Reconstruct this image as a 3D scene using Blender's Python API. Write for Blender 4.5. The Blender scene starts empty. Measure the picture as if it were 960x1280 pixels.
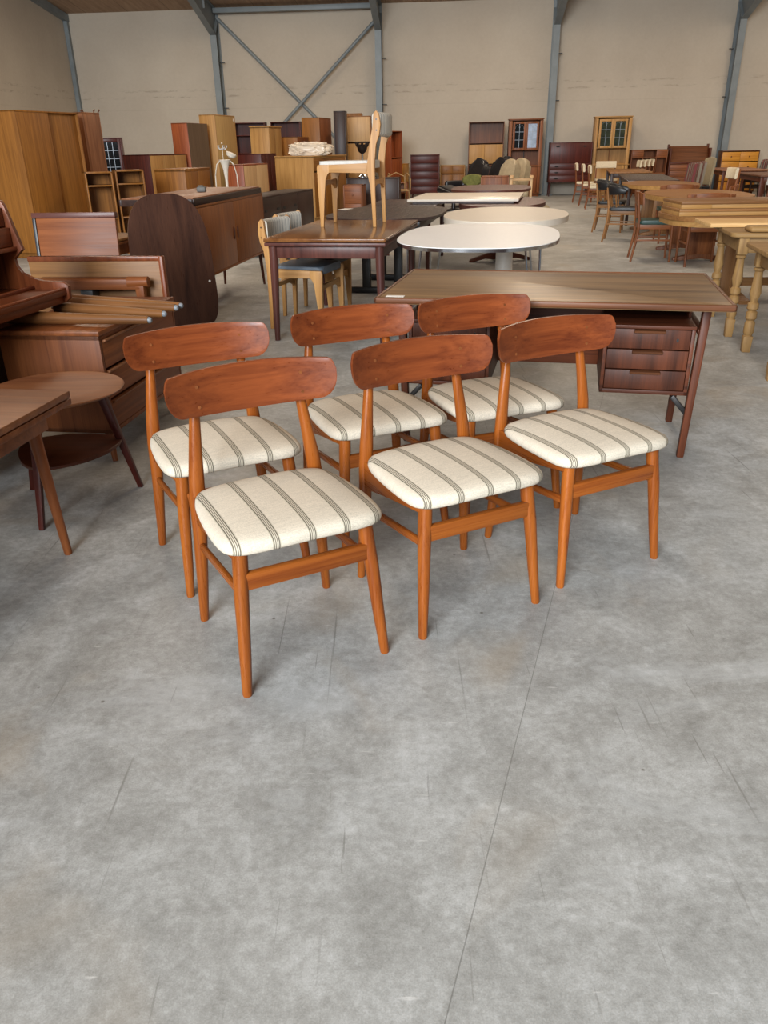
import bpy, bmesh, math, random
from mathutils import Matrix, Vector
random.seed(7)
C = bpy.context.scene.collection
SC = bpy.context.scene
PI = math.pi
R = math.radians

# ------------------------------------------------------------------ camera, world, lights, exposure
cam = bpy.data.cameras.new('camera')
cam.sensor_fit = 'VERTICAL'
cam.sensor_height = 32.0
cam.sensor_width = 24.0
cam.lens = 975.0 / 1280.0 * 32.0
cam.clip_end = 200
camo = bpy.data.objects.new('camera', cam)
C.objects.link(camo)
camo.location = (0, 0, 1.317)
_p, _r = 0.4368, 0.0185
_fwd = Vector((0, math.cos(_p), -math.sin(_p)))
_dn = Vector((0, -math.sin(_p), -math.cos(_p)))
_rt = Vector((1, 0, 0))
_r2 = _rt * math.cos(_r) + _dn * math.sin(_r)
_d2 = -_rt * math.sin(_r) + _dn * math.cos(_r)
_m = Matrix((_r2, -_d2, -_fwd)).transposed()
camo.rotation_euler = _m.to_euler()
SC.camera = camo

w = bpy.data.worlds.new('sky')
SC.world = w
w.use_nodes = True
bg = w.node_tree.nodes['Background']
bg.inputs[0].default_value = (0.80, 0.90, 1.0, 1)
bg.inputs[1].default_value = 0.22

ORIG = Vector((5.08, 24.55, 0))            # foot of the third column on the far wall
RROT = -5.0                                 # the hall is turned a little against the camera
def room(x, y, z=0.0):
    c, s = math.cos(R(RROT)), math.sin(R(RROT))
    return Vector((ORIG.x + c * x - s * y, ORIG.y + s * x + c * y, z))

def area(name, loc, size, power, col, target):
    l = bpy.data.lights.new(name, 'AREA')
    l.shape = 'RECTANGLE'
    l.size, l.size_y = size
    l.energy = power
    l.color = col
    o = bpy.data.objects.new(name, l)
    C.objects.link(o)
    o.location = loc
    d = Vector(target) - Vector(loc)
    o.rotation_euler = d.to_track_quat('-Z', 'Y').to_euler()
    return o
# daylight through the open gate behind the photographer, and the roof lights of the hall
area('gate_daylight', (-4.6, -10.0, 5.0), (7.5, 5.0), 4500, (0.90, 0.96, 1.0), (0.5, 6.0, 1.0))
for _i, (_x, _y, _e) in enumerate([(-8.5, -5.5, 170), (-1.5, -5.5, 190), (5.5, -5.5, 200),
                                   (-8.5, -13, 170), (-1.5, -13, 210), (5.5, -13, 220), (-4.5, -21, 100)]):
    _q = room(_x, _y, 4.95 - 0.14 * _y - 0.5)
    area('roof_light', _q, (1.2, 4.0), _e, (1.0, 0.82, 0.62), (_q.x, _q.y, 0))

SC.view_settings.view_transform = 'Standard'
SC.view_settings.look = 'None'
SC.view_settings.gamma = 1.0
SC.view_settings.use_curve_mapping = False
SC.view_settings.exposure = 0.0

# ------------------------------------------------------------------ materials
def lin(c):
    if isinstance(c, str):
        c = tuple(int(c[i:i + 2], 16) / 255 for i in (0, 2, 4))
    return tuple((v / 12.92 if v <= 0.04045 else ((v + 0.055) / 1.055) ** 2.4) for v in c) + (1,)

class NT:
    def __init__(s, name):
        s.m = bpy.data.materials.new(name)
        s.m.use_nodes = True
        s.t = s.m.node_tree
        s.b = s.t.nodes['Principled BSDF']
    def n(s, typ, **kw):
        nd = s.t.nodes.new(typ)
        for k, v in kw.items():
            if k[0] == 'i' and k[1:].isdigit():
                nd.inputs[int(k[1:])].default_value = v
            elif k.startswith('in_'):
                nd.inputs[k[3:].replace('_', ' ')].default_value = v
            else:
                setattr(nd, k, v)
        return nd
    def l(s, a, b):
        s.t.links.new(a, b)
    def math(s, op, a, b=None, c=None):
        nd = s.t.nodes.new('ShaderNodeMath')
        nd.operation = op
        for i, v in enumerate((a, b, c)):
            if v is None: continue
            if isinstance(v, (int, float)): nd.inputs[i].default_value = v
            else: s.l(v, nd.inputs[i])
        return nd.outputs[0]
    def mix(s, fac, a, b, typ='MIX'):
        nd = s.t.nodes.new('ShaderNodeMixRGB')
        nd.blend_type = typ
        for i, v in enumerate((fac, a, b)):
            if isinstance(v, (int, float)): nd.inputs[i].default_value = v
            elif isinstance(v, tuple): nd.inputs[i].default_value = v
            else: s.l(v, nd.inputs[i])
        return nd.outputs[0]
    def ramp(s, fac, stops):
        nd = s.t.nodes.new('ShaderNodeValToRGB')
        cr = nd.color_ramp
        while len(cr.elements) < len(stops): cr.elements.new(0.5)
        for e, (p, c) in zip(cr.elements, stops):
            e.position = p
            e.color = c if len(c) == 4 else c + (1,)
        s.l(fac, nd.inputs[0])
        return nd.outputs[0]
    def noise(s, vec, scale, detail=4, rough=0.55, dist=0.0):
        nd = s.n('ShaderNodeTexNoise')
        nd.inputs['Scale'].default_value = scale
        nd.inputs['Detail'].default_value = detail
        nd.inputs['Roughness'].default_value = rough
        nd.inputs['Distortion'].default_value = dist
        s.l(vec, nd.inputs['Vector'])
        return nd.outputs['Fac']
    def objco(s, rnd=True):
        tc = s.n('ShaderNodeTexCoord')
        if not rnd: return tc.outputs['Object']
        oi = s.n('ShaderNodeObjectInfo')
        mu = s.n('ShaderNodeVectorMath', operation='MULTIPLY_ADD')
        s.l(oi.outputs['Random'], mu.inputs[0])
        mu.inputs[1].default_value = (7.3, 5.1, 9.7)
        s.l(tc.outputs['Object'], mu.inputs[2])
        return mu.outputs[0]
    def map(s, vec, scale, rot=(0, 0, 0)):
        nd = s.n('ShaderNodeMapping')
        nd.inputs['Scale'].default_value = scale
        nd.inputs['Rotation'].default_value = rot
        s.l(vec, nd.inputs['Vector'])
        return nd.outputs[0]
    def bump(s, h, strength=0.1, dist=0.002):
        nd = s.n('ShaderNodeBump')
        nd.inputs['Strength'].default_value = strength
        nd.inputs['Distance'].default_value = dist
        s.l(h, nd.inputs['Height'])
        s.l(nd.outputs[0], s.b.inputs['Normal'])

_mats = {}
WOODS = {  # dark vein, light vein, roughness
    'teak': ('5a2f18', '8f5630', .42), 'teak_red': ('6a2f16', '98502a', .38), 'teak_dark': ('3f1d10', '62301a', .40),
    'seat_teak': ('562410', '84421f', .30), 'leg_teak': ('703410', 'a0581e', .28),
    'rosewood': ('28120a', '6a3720', .46), 'rosewood_top': ('4a3223', 'a07e57', .33), 'oak': ('9a6f3c', 'bd9056', .45),
    'oak_light': ('a9835a', 'c9a577', .45), 'oak_pale': ('b08a52', 'cba66c', .5), 'pine': ('b98a50', 'dab57e', .5),
    'pine_raw': ('7d5d38', 'aa8552', .6), 'beech': ('9a6c3a', 'c09058', .45), 'pine_orange': ('a86a22', 'd09238', .4), 'walnut': ('4b2c1b', '77492d', .4),
    'mahogany': ('34130e', '5a241a', .35), 'wenge': ('20130f', '3b261f', .38), 'wardrobe': ('6c4218', '956129', .42),
    'greybrown': ('5c4a3a', '75604c', .6), 'leaf': ('6d4726', '9d6f40', .45), 'sideboard': ('6e3c1a', '965a2a', .40),
    'table_brown': ('553017', '8f5f36', .16), 'plum': ('3d211d', '633a31', .35), 'espresso': ('2a1e1c', '4a3733', .28),
    'chest': ('5f3015', '8c512b', .42), 'panel': ('663c26', '936241', .40), 'spindle': ('57371f', '84562e', .42), 'oval': ('2f1c16', '523426', .30), 'secret': ('542713', '834424', .33),
}
def W(kind, axis='x', grain=1.0):
    key = ('w', kind, axis, grain)
    if key in _mats: return _mats[key]
    d, l, ro = WOODS[kind]
    t = NT('%s_wood_%s' % (kind, axis))
    co = t.objco()
    sc = [15.0 * grain] * 3; fs = [170.0] * 3
    i = 'xyz'.index(axis)
    sc[i] = 0.6; fs[i] = 4.0
    a = t.noise(t.map(co, tuple(sc)), 1.6, 4, .55, .8)
    f = t.noise(t.map(co, tuple(fs)), 1.0, 2, .6)
    g = t.math('ADD', t.math('MULTIPLY', a, 0.75), t.math('MULTIPLY', f, 0.25))
    col = t.ramp(g, [(0.30, lin(d)), (0.68, lin(l))])
    oi = t.n('ShaderNodeObjectInfo')
    hv = t.n('ShaderNodeHueSaturation')
    t.l(t.math('MULTIPLY_ADD', oi.outputs['Random'], 0.22, 0.89), hv.inputs['Value'])
    t.l(col, hv.inputs['Color'])
    t.l(hv.outputs[0], t.b.inputs['Base Color'])
    t.l(t.math('MULTIPLY_ADD', f, 0.18, ro - 0.08), t.b.inputs['Roughness'])
    t.b.inputs['Specular IOR Level'].default_value = 0.3
    t.bump(f, 0.08, 0.001)
    _mats[key] = t.m
    return t.m
def P(name, col, rough=0.5, metal=0.0, spec=0.5, var=0.0, scale=30, bump=0.0):
    key = ('p', name)
    if key in _mats: return _mats[key]
    t = NT(name)
    t.b.inputs['Roughness'].default_value = rough
    t.b.inputs['Metallic'].default_value = metal
    t.b.inputs['Specular IOR Level'].default_value = spec
    co = t.objco()
    f = t.noise(co, scale, 4)
    c = lin(col)
    lo = tuple(max(0, v * (1 - var)) for v in c[:3]) + (1,)
    hi = tuple(min(1, v * (1 + var)) for v in c[:3]) + (1,)
    t.l(t.ramp(f, [(0.3, lo), (0.7, hi)]), t.b.inputs['Base Color'])
    if bump: t.bump(f, bump, 0.003)
    _mats[key] = t.m
    return t.m
def stripes(name, base, cols, period, half, axis=0, rough=.9, offs=0.0, weave=900):
    """woven cloth with groups of thin stripes; cols = [(distance from the group's centre, half width, colour)]"""
    t = NT(name)
    co = t.objco(False)
    sp = t.n('ShaderNodeSeparateXYZ')
    t.l(co, sp.inputs[0])
    x = t.math('ADD', sp.outputs[axis], 10 * period + period / 2 + offs)
    m = t.math('SUBTRACT', t.math('MODULO', x, period), period / 2)
    n1 = t.noise(t.map(co, (60, 60, 60)), 5, 3)
    n2 = t.noise(t.map(co, (20, weave, 20) if axis == 0 else (weave, 20, 20)), 1, 2)
    lo = lin(base)
    dark = tuple(v * .72 for v in lo[:3]) + (1,)
    col = t.ramp(t.math('ADD', t.math('MULTIPLY', n1, .5), t.math('MULTIPLY', n2, .5)), [(0.34, dark), (0.58, lo)])
    for (d, hw, c) in cols:
        k = t.math('LESS_THAN', t.math('ABSOLUTE', t.math('SUBTRACT', m, d)), hw)
        col = t.mix(t.math('MULTIPLY', k, 0.80), col, lin(c))
    t.l(col, t.b.inputs['Base Color'])
    t.b.inputs['Roughness'].default_value = rough
    t.b.inputs['Specular IOR Level'].default_value = 0.15
    t.bump(n1, 0.25, 0.002)
    return t.m

STEEL = P('grey_painted_steel', '767d80', .45, 0, .4, .12, 3)
CHROME = P('chrome', 'c9ccd0', .18, 1.0)
BLACK = P('black_lacquer', '151313', .35, 0, .5, .1)
WHITE_TOP = P('white_laminate', 'f2f0ee', .35, 0, .35, .02)
CREAM = P('cream_laminate', 'ded2c2', .3, 0, .5, .03)
WHITE = P('white_paint', 'e2dcd4', .4, 0, .5, .04)
GLASS_DARK = P('dark_glass', '14171a', .12, 0, .25)
LEAD = P('lead_came', '8d9299', .4, .6)

# ------------------------------------------------------------------ mesh helper
class MB:
    def __init__(s):
        s.bm = bmesh.new()
        s.M = None
    def _done(s, verts):
        if s.M is not None: bmesh.ops.transform(s.bm, matrix=s.M, verts=verts)
    def _bev(s, edges, b, seg=2):
        if b and b > 0:
            bmesh.ops.bevel(s.bm, geom=list(edges), offset=b, segments=seg, profile=0.5, affect='EDGES', clamp_overlap=True)
    def raw(s, vs, fs):
        v = [s.bm.verts.new(Vector(p)) for p in vs]
        s._done(v)
        for f in fs:
            try: s.bm.faces.new([v[i] for i in f])
            except ValueError: pass
        return v
    def box(s, a, b, bev=0.003, seg=2):
        x0, x1 = sorted((a[0], b[0])); y0, y1 = sorted((a[1], b[1])); z0, z1 = sorted((a[2], b[2]))
        vs = [(x0, y0, z0), (x1, y0, z0), (x1, y1, z0), (x0, y1, z0), (x0, y0, z1), (x1, y0, z1), (x1, y1, z1), (x0, y1, z1)]
        v = s.raw(vs, [(0, 3, 2, 1), (4, 5, 6, 7), (0, 1, 5, 4), (1, 2, 6, 5), (2, 3, 7, 6), (3, 0, 4, 7)])
        bev = min(bev, 0.45 * min(x1 - x0, y1 - y0, z1 - z0))
        s._bev({e for q in v for e in q.link_edges}, bev, seg)
        return s
    def tube(s, pts, rad, seg=12, up=(0, 0, 1), square=False):
        pts = [Vector(p) for p in pts]
        n = len(pts)
        if not isinstance(rad, (list,)): rad = [rad] * n
        rings = []; allv = []
        for i, p in enumerate(pts):
            d = (pts[min(i + 1, n - 1)] - pts[max(i - 1, 0)]).normalized()
            u = Vector(up)
            if abs(d.dot(u)) > 0.95: u = Vector((0, 1, 0)) if abs(d.y) < .9 else Vector((1, 0, 0))
            a = d.cross(u).normalized(); b = a.cross(d).normalized()
            r = rad[i]; rx, ry = r if isinstance(r, tuple) else (r, r)
            ring = []
            for k in range(seg):
                th = 2 * PI * k / seg
                ring.append(s.bm.verts.new(p + a * rx * math.cos(th) + b * ry * math.sin(th)))
            rings.append(ring); allv += ring
        for i in range(n - 1):
            for k in range(seg):
                s.bm.faces.new((rings[i][k], rings[i][(k + 1) % seg], rings[i + 1][(k + 1) % seg], rings[i + 1][k]))
        s.bm.faces.new(list(reversed(rings[0]))); s.bm.faces.new(rings[-1])
        s._done(allv)
        return s
    def taper(s, p0, p1, w0, w1, bev=0.003):
        """square section bar whose half widths go from w0=(hx,hy) at p0 to w1 at p1"""
        vs = []
        for p, wv in ((p0, w0), (p1, w1)):
            for sx, sy in ((-1, -1), (1, -1), (1, 1), (-1, 1)):
                vs.append((p[0] + sx * wv[0], p[1] + sy * wv[1], p[2]))
        v = s.raw(vs, [(0, 3, 2, 1), (4, 5, 6, 7), (0, 1, 5, 4), (1, 2, 6, 5), (2, 3, 7, 6), (3, 0, 4, 7)])
        s._bev({e for q in v for e in q.link_edges}, bev)
        return s
    def bar(s, p0, p1, wx, wy, bev=0.003):
        """rectangular bar between two points; wx across, wy in the up direction"""
        p0, p1 = Vector(p0), Vector(p1)
        d = (p1 - p0).normalized(); u = Vector((0, 0, 1))
        if abs(d.dot(u)) > .98: u = Vector((0, 1, 0))
        a = d.cross(u).normalized(); b = a.cross(d)
        vs = []
        for p in (p0, p1):
            for sx, sy in ((-1, -1), (1, -1), (1, 1), (-1, 1)):
                vs.append(p + a * sx * wx / 2 + b * sy * wy / 2)
        v = s.raw(vs, [(0, 3, 2, 1), (4, 5, 6, 7), (0, 1, 5, 4), (1, 2, 6, 5), (2, 3, 7, 6), (3, 0, 4, 7)])
        s._bev({e for q in v for e in q.link_edges}, bev)
        return s
    def prism(s, poly, axis, a, b, bev=0.002, seg=2):
        def P3(p, t):
            return {'x': (t, p[0], p[1]), 'y': (p[0], t, p[1]), 'z': (p[0], p[1], t)}[axis]
        n = len(poly)
        va = [s.bm.verts.new(P3(p, a)) for p in poly]
        vb = [s.bm.verts.new(P3(p, b)) for p in poly]
        s._done(va + vb)
        fa = s.bm.faces.new(list(reversed(va))); fb = s.bm.faces.new(vb)
        for i in range(n):
            s.bm.faces.new((va[i], va[(i + 1) % n], vb[(i + 1) % n], vb[i]))
        s._bev(set(fa.edges) | set(fb.edges), bev, seg)
        return s
    def lathe(s, prof, seg=20, c=(0, 0, 0)):
        rings = []; allv = []
        for r, z in prof:
            ring = [s.bm.verts.new((c[0] + max(r, 1e-4) * math.cos(2 * PI * k / seg), c[1] + max(r, 1e-4) * math.sin(2 * PI * k / seg), c[2] + z)) for k in range(seg)]
            rings.append(ring); allv += ring
        for i in range(len(rings) - 1):
            for k in range(seg):
                s.bm.faces.new((rings[i][k], rings[i][(k + 1) % seg], rings[i + 1][(k + 1) % seg], rings[i + 1][k]))
        s.bm.faces.new(list(reversed(rings[0]))); s.bm.faces.new(rings[-1])
        s._done(allv)
        return s
    def build(s, name, mat, parent=None, smooth=38):
        bmesh.ops.recalc_face_normals(s.bm, faces=s.bm.faces[:])
        me = bpy.data.meshes.new(name)
        s.bm.to_mesh(me); s.bm.free()
        me.materials.append(mat)
        me.shade_smooth()
        me.set_sharp_from_angle(angle=R(smooth))
        o = bpy.data.objects.new(name, me)
        C.objects.link(o)
        if parent is not None: o.parent = parent
        return o

def tag(o, label, cat, group=None, kind=None):
    o['label'] = label; o['category'] = cat
    if group: o['group'] = group
    if kind: o['kind'] = kind
    return o
def thing(name, label, cat, loc, rot=0.0, group=None):
    o = bpy.data.objects.new(name, None)
    C.objects.link(o)
    o.location = loc; o.rotation_euler = (0, 0, R(rot)); o.empty_display_size = 0.1
    return tag(o, label, cat, group)
def dup(src, loc, rot, label, group=None):
    kids = {}
    r = src.copy(); C.objects.link(r)
    r.location = loc; r.rotation_euler = (0, 0, R(rot)); r['label'] = label
    if group: r['group'] = group
    for ch in list(src.children):
        c = ch.copy(); C.objects.link(c); c.parent = r
        for g in list(ch.children):
            d = g.copy(); C.objects.link(d); d.parent = c
    return r
def smoothloop(pts, n=4):
    out = []; N = len(pts)
    for i in range(N):
        p0, p1, p2, p3 = [Vector(pts[(i + k) % N]) for k in (-1, 0, 1, 2)]
        for k in range(n):
            t = k / n
            out.append(tuple(0.5 * ((2 * p1) + (-p0 + p2) * t + (2 * p0 - 5 * p1 + 4 * p2 - p3) * t * t + (-p0 + 3 * p1 - 3 * p2 + p3) * t ** 3)))
    return out
def superell(a, b, n=2.4, seg=56):
    out = []
    for k in range(seg):
        t = 2 * PI * k / seg
        c, s_ = math.cos(t), math.sin(t)
        out.append((a * math.copysign(abs(c) ** (2 / n), c), b * math.copysign(abs(s_) ** (2 / n), s_)))
    return out
def roundrect(x0, x1, y0, y1, r, n=5):
    out = []
    for cx, cy, a0 in ((x1 - r, y1 - r, 0), (x0 + r, y1 - r, 90), (x0 + r, y0 + r, 180), (x1 - r, y0 + r, 270)):
        for k in range(n + 1):
            a = R(a0 + 90 * k / n)
            out.append((cx + r * math.cos(a), cy + r * math.sin(a)))
    return out

# ------------------------------------------------------------------ the hall
def struct(name, mb, mat, label, cat, local=True):
    o = mb.build(name, mat)
    if local:
        o.location = ORIG; o.rotation_euler = (0, 0, R(RROT))
    return tag(o, label, cat, kind='structure')

def concrete():
    t = NT('ground_concrete')
    co = t.objco(False)
    big = t.noise(co, 0.9, 6, .65, .4)
    mid = t.noise(co, 5.5, 8, .72, .5)
    fine = t.noise(co, 42, 6, .75)
    grit = t.noise(co, 260, 2, .6)
    g = t.math('ADD', t.math('ADD', t.math('MULTIPLY', big, .24), t.math('MULTIPLY', mid, .36)),
               t.math('ADD', t.math('MULTIPLY', fine, .26), t.math('MULTIPLY', grit, .14)))
    col = t.ramp(g, [(0.36, lin('757470')), (0.5, lin('9e9e9b')), (0.62, lin('c2c3c2'))])
    # warm stains and pale milky patches
    st = t.noise(t.map(co, (1, 1, 1), (0, 0, .4)), 1.7, 3, .5, .8)
    col = t.mix(t.math('MULTIPLY', t.ramp(st, [(0.57, (0, 0, 0)), (0.70, (1, 1, 1))]), .30), col, lin('a8977f'))
    pale = t.noise(t.map(co, (1, 1.6, 1), (0, 0, -.6)), 1.3, 6, .7, .5)
    col = t.mix(t.math('MULTIPLY', t.ramp(pale, [(0.55, (0, 0, 0)), (0.72, (1, 1, 1))]), .45), col, lin('cdd0d2'))
    # long scratches
    for rot, sc, th in ((-.30, (60, .9, 1), .74), (-.62, (45, 1.1, 1), .735), (1.2, (60, 2.0, 1), .745), (-.1, (90, 3.0, 1), .74)):
        sn = t.noise(t.map(co, sc, (0, 0, rot)), 1.0, 2, .5)
        col = t.mix(t.math('MULTIPLY', t.ramp(sn, [(th - .03, (0, 0, 0)), (th + .03, (1, 1, 1))]), .5), col, lin('625f5a'))
    sn = t.noise(t.map(co, (11, 70, 1), (0, 0, .5)), 1.0, 2, .5)
    col = t.mix(t.math('MULTIPLY', t.ramp(sn, [(.71, (0, 0, 0)), (.79, (1, 1, 1))]), .5), col, lin('dedcd8'))
    vo = t.n('ShaderNodeTexVoronoi'); vo.inputs['Scale'].default_value = 4.5
    t.l(co, vo.inputs['Vector'])
    col = t.mix(t.ramp(vo.outputs['Distance'], [(0.018, (.75, .75, .75)), (0.03, (0, 0, 0))]), col, lin('5d584f'))
    # saw-cut control joints
    sp = t.n('ShaderNodeSeparateXYZ'); t.l(co, sp.inputs[0])
    nx, ny = 0.9478, -0.3190
    dd = t.math('ADD', t.math('MULTIPLY', sp.outputs[0], nx), t.math('MULTIPLY', sp.outputs[1], ny))
    dd = t.math('ADD', dd, -(0.0849 * nx + 0.8115 * ny))
    dm = t.math('ABSOLUTE', t.math('SUBTRACT', t.math('MODULO', t.math('ADD', dd, 42.5), 5.0), 2.5))
    col = t.mix(t.math('MULTIPLY', t.math('LESS_THAN', dm, 0.0012), .5), col, lin('55534f'))
    t.l(col, t.b.inputs['Base Color'])
    t.l(t.math('MULTIPLY_ADD', mid, 0.35, 0.30), t.b.inputs['Roughness'])
    t.b.inputs['Specular IOR Level'].default_value = 0.35
    t.bump(t.math('ADD', fine, grit), 0.12, 0.002)
    return t.m
def plaster():
    t = NT('painted_wall')
    co = t.objco(False)
    n1 = t.noise(co, 0.5, 4, .6)
    n2 = t.noise(co, 12, 5, .7)
    col = t.ramp(t.math('ADD', t.math('MULTIPLY', n1, .7), t.math('MULTIPLY', n2, .3)), [(0.3, lin('b0a393')), (0.7, lin('c2b7a7'))])
    sp = t.n('ShaderNodeSeparateXYZ'); t.l(co, sp.inputs[0])
    z = sp.outputs[2]
    for zc, hw, lo in ((2.90, .05, .50), (2.74, .045, .50)):
        band = t.math('SUBTRACT', 1.0, t.math('DIVIDE', t.math('ABSOLUTE', t.math('SUBTRACT', z, zc)), hw))
        band = t.math('MAXIMUM', band, 0.0)
        dn = t.noise(t.map(co, (1.6, 1.6, 7)), 1.6, 5, .75)
        col = t.mix(t.math('MULTIPLY', t.math('MULTIPLY', band, t.ramp(dn, [(lo, (0, 0, 0)), (lo + .12, (1, 1, 1))])), .6), col, lin('85776a'))
    seam = t.math('LESS_THAN', t.math('ABSOLUTE', t.math('SUBTRACT', z, 2.42)), .006)
    col = t.mix(t.math('MULTIPLY', seam, .18), col, lin('8a7c6c'))
    t.l(col, t.b.inputs['Base Color'])
    t.b.inputs['Roughness'].default_value = 0.8
    t.bump(n2, 0.05, 0.004)
    return t.m
def boards():
    t = NT('ceiling_boards')
    co = t.objco(False)
    n1 = t.noise(t.map(co, (6, .6, 1)), 2, 5, .6)
    col = t.ramp(n1, [(0.3, lin('8c7059')), (0.7, lin('a88c72'))])
    sp = t.n('ShaderNodeSeparateXYZ'); t.l(co, sp.inputs[0])
    m = t.math('MODULO', t.math('ADD', sp.outputs[0], 120.0), 1.2)
    col = t.mix(t.math('MULTIPLY', t.math('LESS_THAN', m, .02), .6), col, lin('4c3a2c'))
    t.l(col, t.b.inputs['Base Color'])
    t.b.inputs['Roughness'].default_value = 0.8
    return t.m
CONC, WALL, CEIL = concrete(), plaster(), boards()

m = MB(); m.box((-16, -6, -0.2), (22, 29, 0), 0)
struct('floor', m, CONC, 'grey worn concrete floor of the hall with a saw cut joint', 'floor', False)
XL, XR, ZE, SL = -13.85, 15.0, 4.86, 0.135
m = MB(); m.box((XL - .3, 0, -.2), (XR + .3, .25, ZE + .15), 0)
struct('wall_far', m, WALL, 'pale plastered far wall with a dirty seam line', 'wall')
m = MB(); m.prism([(0.25, -.2), (0.25, ZE), (-25.5, ZE + 25.5 * SL), (-25.5, -.2)], 'x', XL - .25, XL, 0)
struct('wall_left', m, WALL, 'pale plastered left wall of the hall', 'wall')
m = MB(); m.prism([(0.25, -.2), (0.25, ZE), (-25.5, ZE + 25.5 * SL), (-25.5, -.2)], 'x', XR, XR + .25, 0)
struct('wall_right', m, WALL, 'pale plastered right wall of the hall', 'wall')
m = MB(); m.prism([(0.25, ZE - .03), (0.25, ZE + .2), (-26, ZE + .2 + 26 * SL), (-26, ZE + 26 * SL)], 'x', XL - .3, XR + .3, 0)
struct('ceiling', m, CEIL, 'sloping brown boarded ceiling of the hall', 'ceiling')

def colum(x, label, haunch=True, dz=0.4, side=1):
    m = MB(); hw = .085
    m.box((x - hw, -.03, 0), (x + hw, -.01, ZE), 0)                       # flange on the wall
    m.box((x - hw, -dz - .02, 0), (x + hw, -dz, 4.2), 0)                   # inner flange
    m.box((x - .008, -dz, 0), (x + .008, -.02, ZE), 0)                     # web
    m.box((x - .16, -dz - .08, 0), (x + .16, -.01, .025), 0)
    yb = -2.2
    zt = lambda y: ZE - .03 - SL * y
    if haunch:
        m.raw([(x - .008, -dz, 4.2), (x + .008, -dz, 4.2), (x + .008, -dz, zt(-dz)), (x - .008, -dz, zt(-dz)),
               (x - .008, yb, zt(yb) - .38), (x + .008, yb, zt(yb) - .38), (x + .008, yb, zt(yb)), (x - .008, yb, zt(yb))],
              [(0, 4, 7, 3), (1, 2, 6, 5), (0, 1, 5, 4), (3, 7, 6, 2)])
        m.prism([(-dz, 4.19), (-dz, 4.21), (yb, zt(yb) - .36), (yb, zt(yb) - .38)], 'x', x - hw, x + hw, 0)
        m.prism([(-dz, 4.25), (-.03, 4.62), (-.03, 4.64), (-dz, 4.27)], 'x', x - hw, x + hw, 0)
        m.box((x - .06, -1.2, 4.72), (x + .06, -1.185, zt(-1.2)), 0)
    # rafter
    y2 = -25
    for z0, z1 in ((0, -.02), (-.38, -.36)):
        m.prism([(-.02, zt(-.02) + z0 if z0 == 0 else zt(yb) + z0 + SL * 0), (-.02 if z0 == 0 else yb, zt(-.02) + z1 if z0 == 0 else zt(yb) + z1), (y2, zt(y2) + z1), (y2, zt(y2) + z0)]
                if z0 == 0 else [(yb, zt(yb) + z0), (yb, zt(yb) + z1), (y2, zt(y2) + z1), (y2, zt(y2) + z0)], 'x', x - hw, x + hw, 0)
    m.prism([(yb, zt(yb) - .38), (yb, zt(yb)), (y2, zt(y2)), (y2, zt(y2) - .38)], 'x', x - .008, x + .008, 0)
    o = struct('steel_column', m, STEEL, label, 'column')
    for zz in (2.42, 3.55):
        b = MB(); xx = x + side * .085
        b.box((xx - .02, -.25, zz - .012), (xx + side * .12, -.19, zz + .012), .004)
        b.build('bracket', P('dark_bracket', '3a3c3e', .5), o)
    return o
colum(-9.53, 'grey steel column left of the cross brace, with rafter')
colum(-4.99, 'grey steel column right of the cross brace, behind the chair on the table')
colum(-0.21, 'grey steel column between the dark bureau and the glazed corner cabinet')
colum(4.58, 'grey steel column beside the orange pine drawers', side=-1)
m = MB()
m.box((XL + .005, -.13, 0), (XL + .12, -.01, ZE - .05), 0)
m.prism([(-.01, ZE - .20), (-.01, ZE - .02), (-25, ZE - .02 + 25 * SL), (-25, ZE - .2 + 25 * SL)], 'x', XL + .005, XL + .14, 0)
struct('trim_1', m, STEEL, 'grey steel corner post and sloping edge beam on the left wall', 'beam')
m = MB(); m.box((-9.5, -.36, ZE - .14), (-5.0, -.2, ZE - .02), .004)
struct('trim_2', m, STEEL, 'grey horizontal steel eave beam above the cross brace', 'beam')
m = MB()
m.tube([(-9.45, -.16, 4.62), (-5.02, -.16, .4)], .045, 10)
struct('trim_3', m, STEEL, 'steel brace tube sloping down to the right', 'brace')
m = MB()
m.tube([(-5.05, -.27, 4.46), (-9.45, -.27, .45)], .045, 10)
struct('trim_4', m, STEEL, 'steel brace tube sloping down to the left', 'brace')

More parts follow.
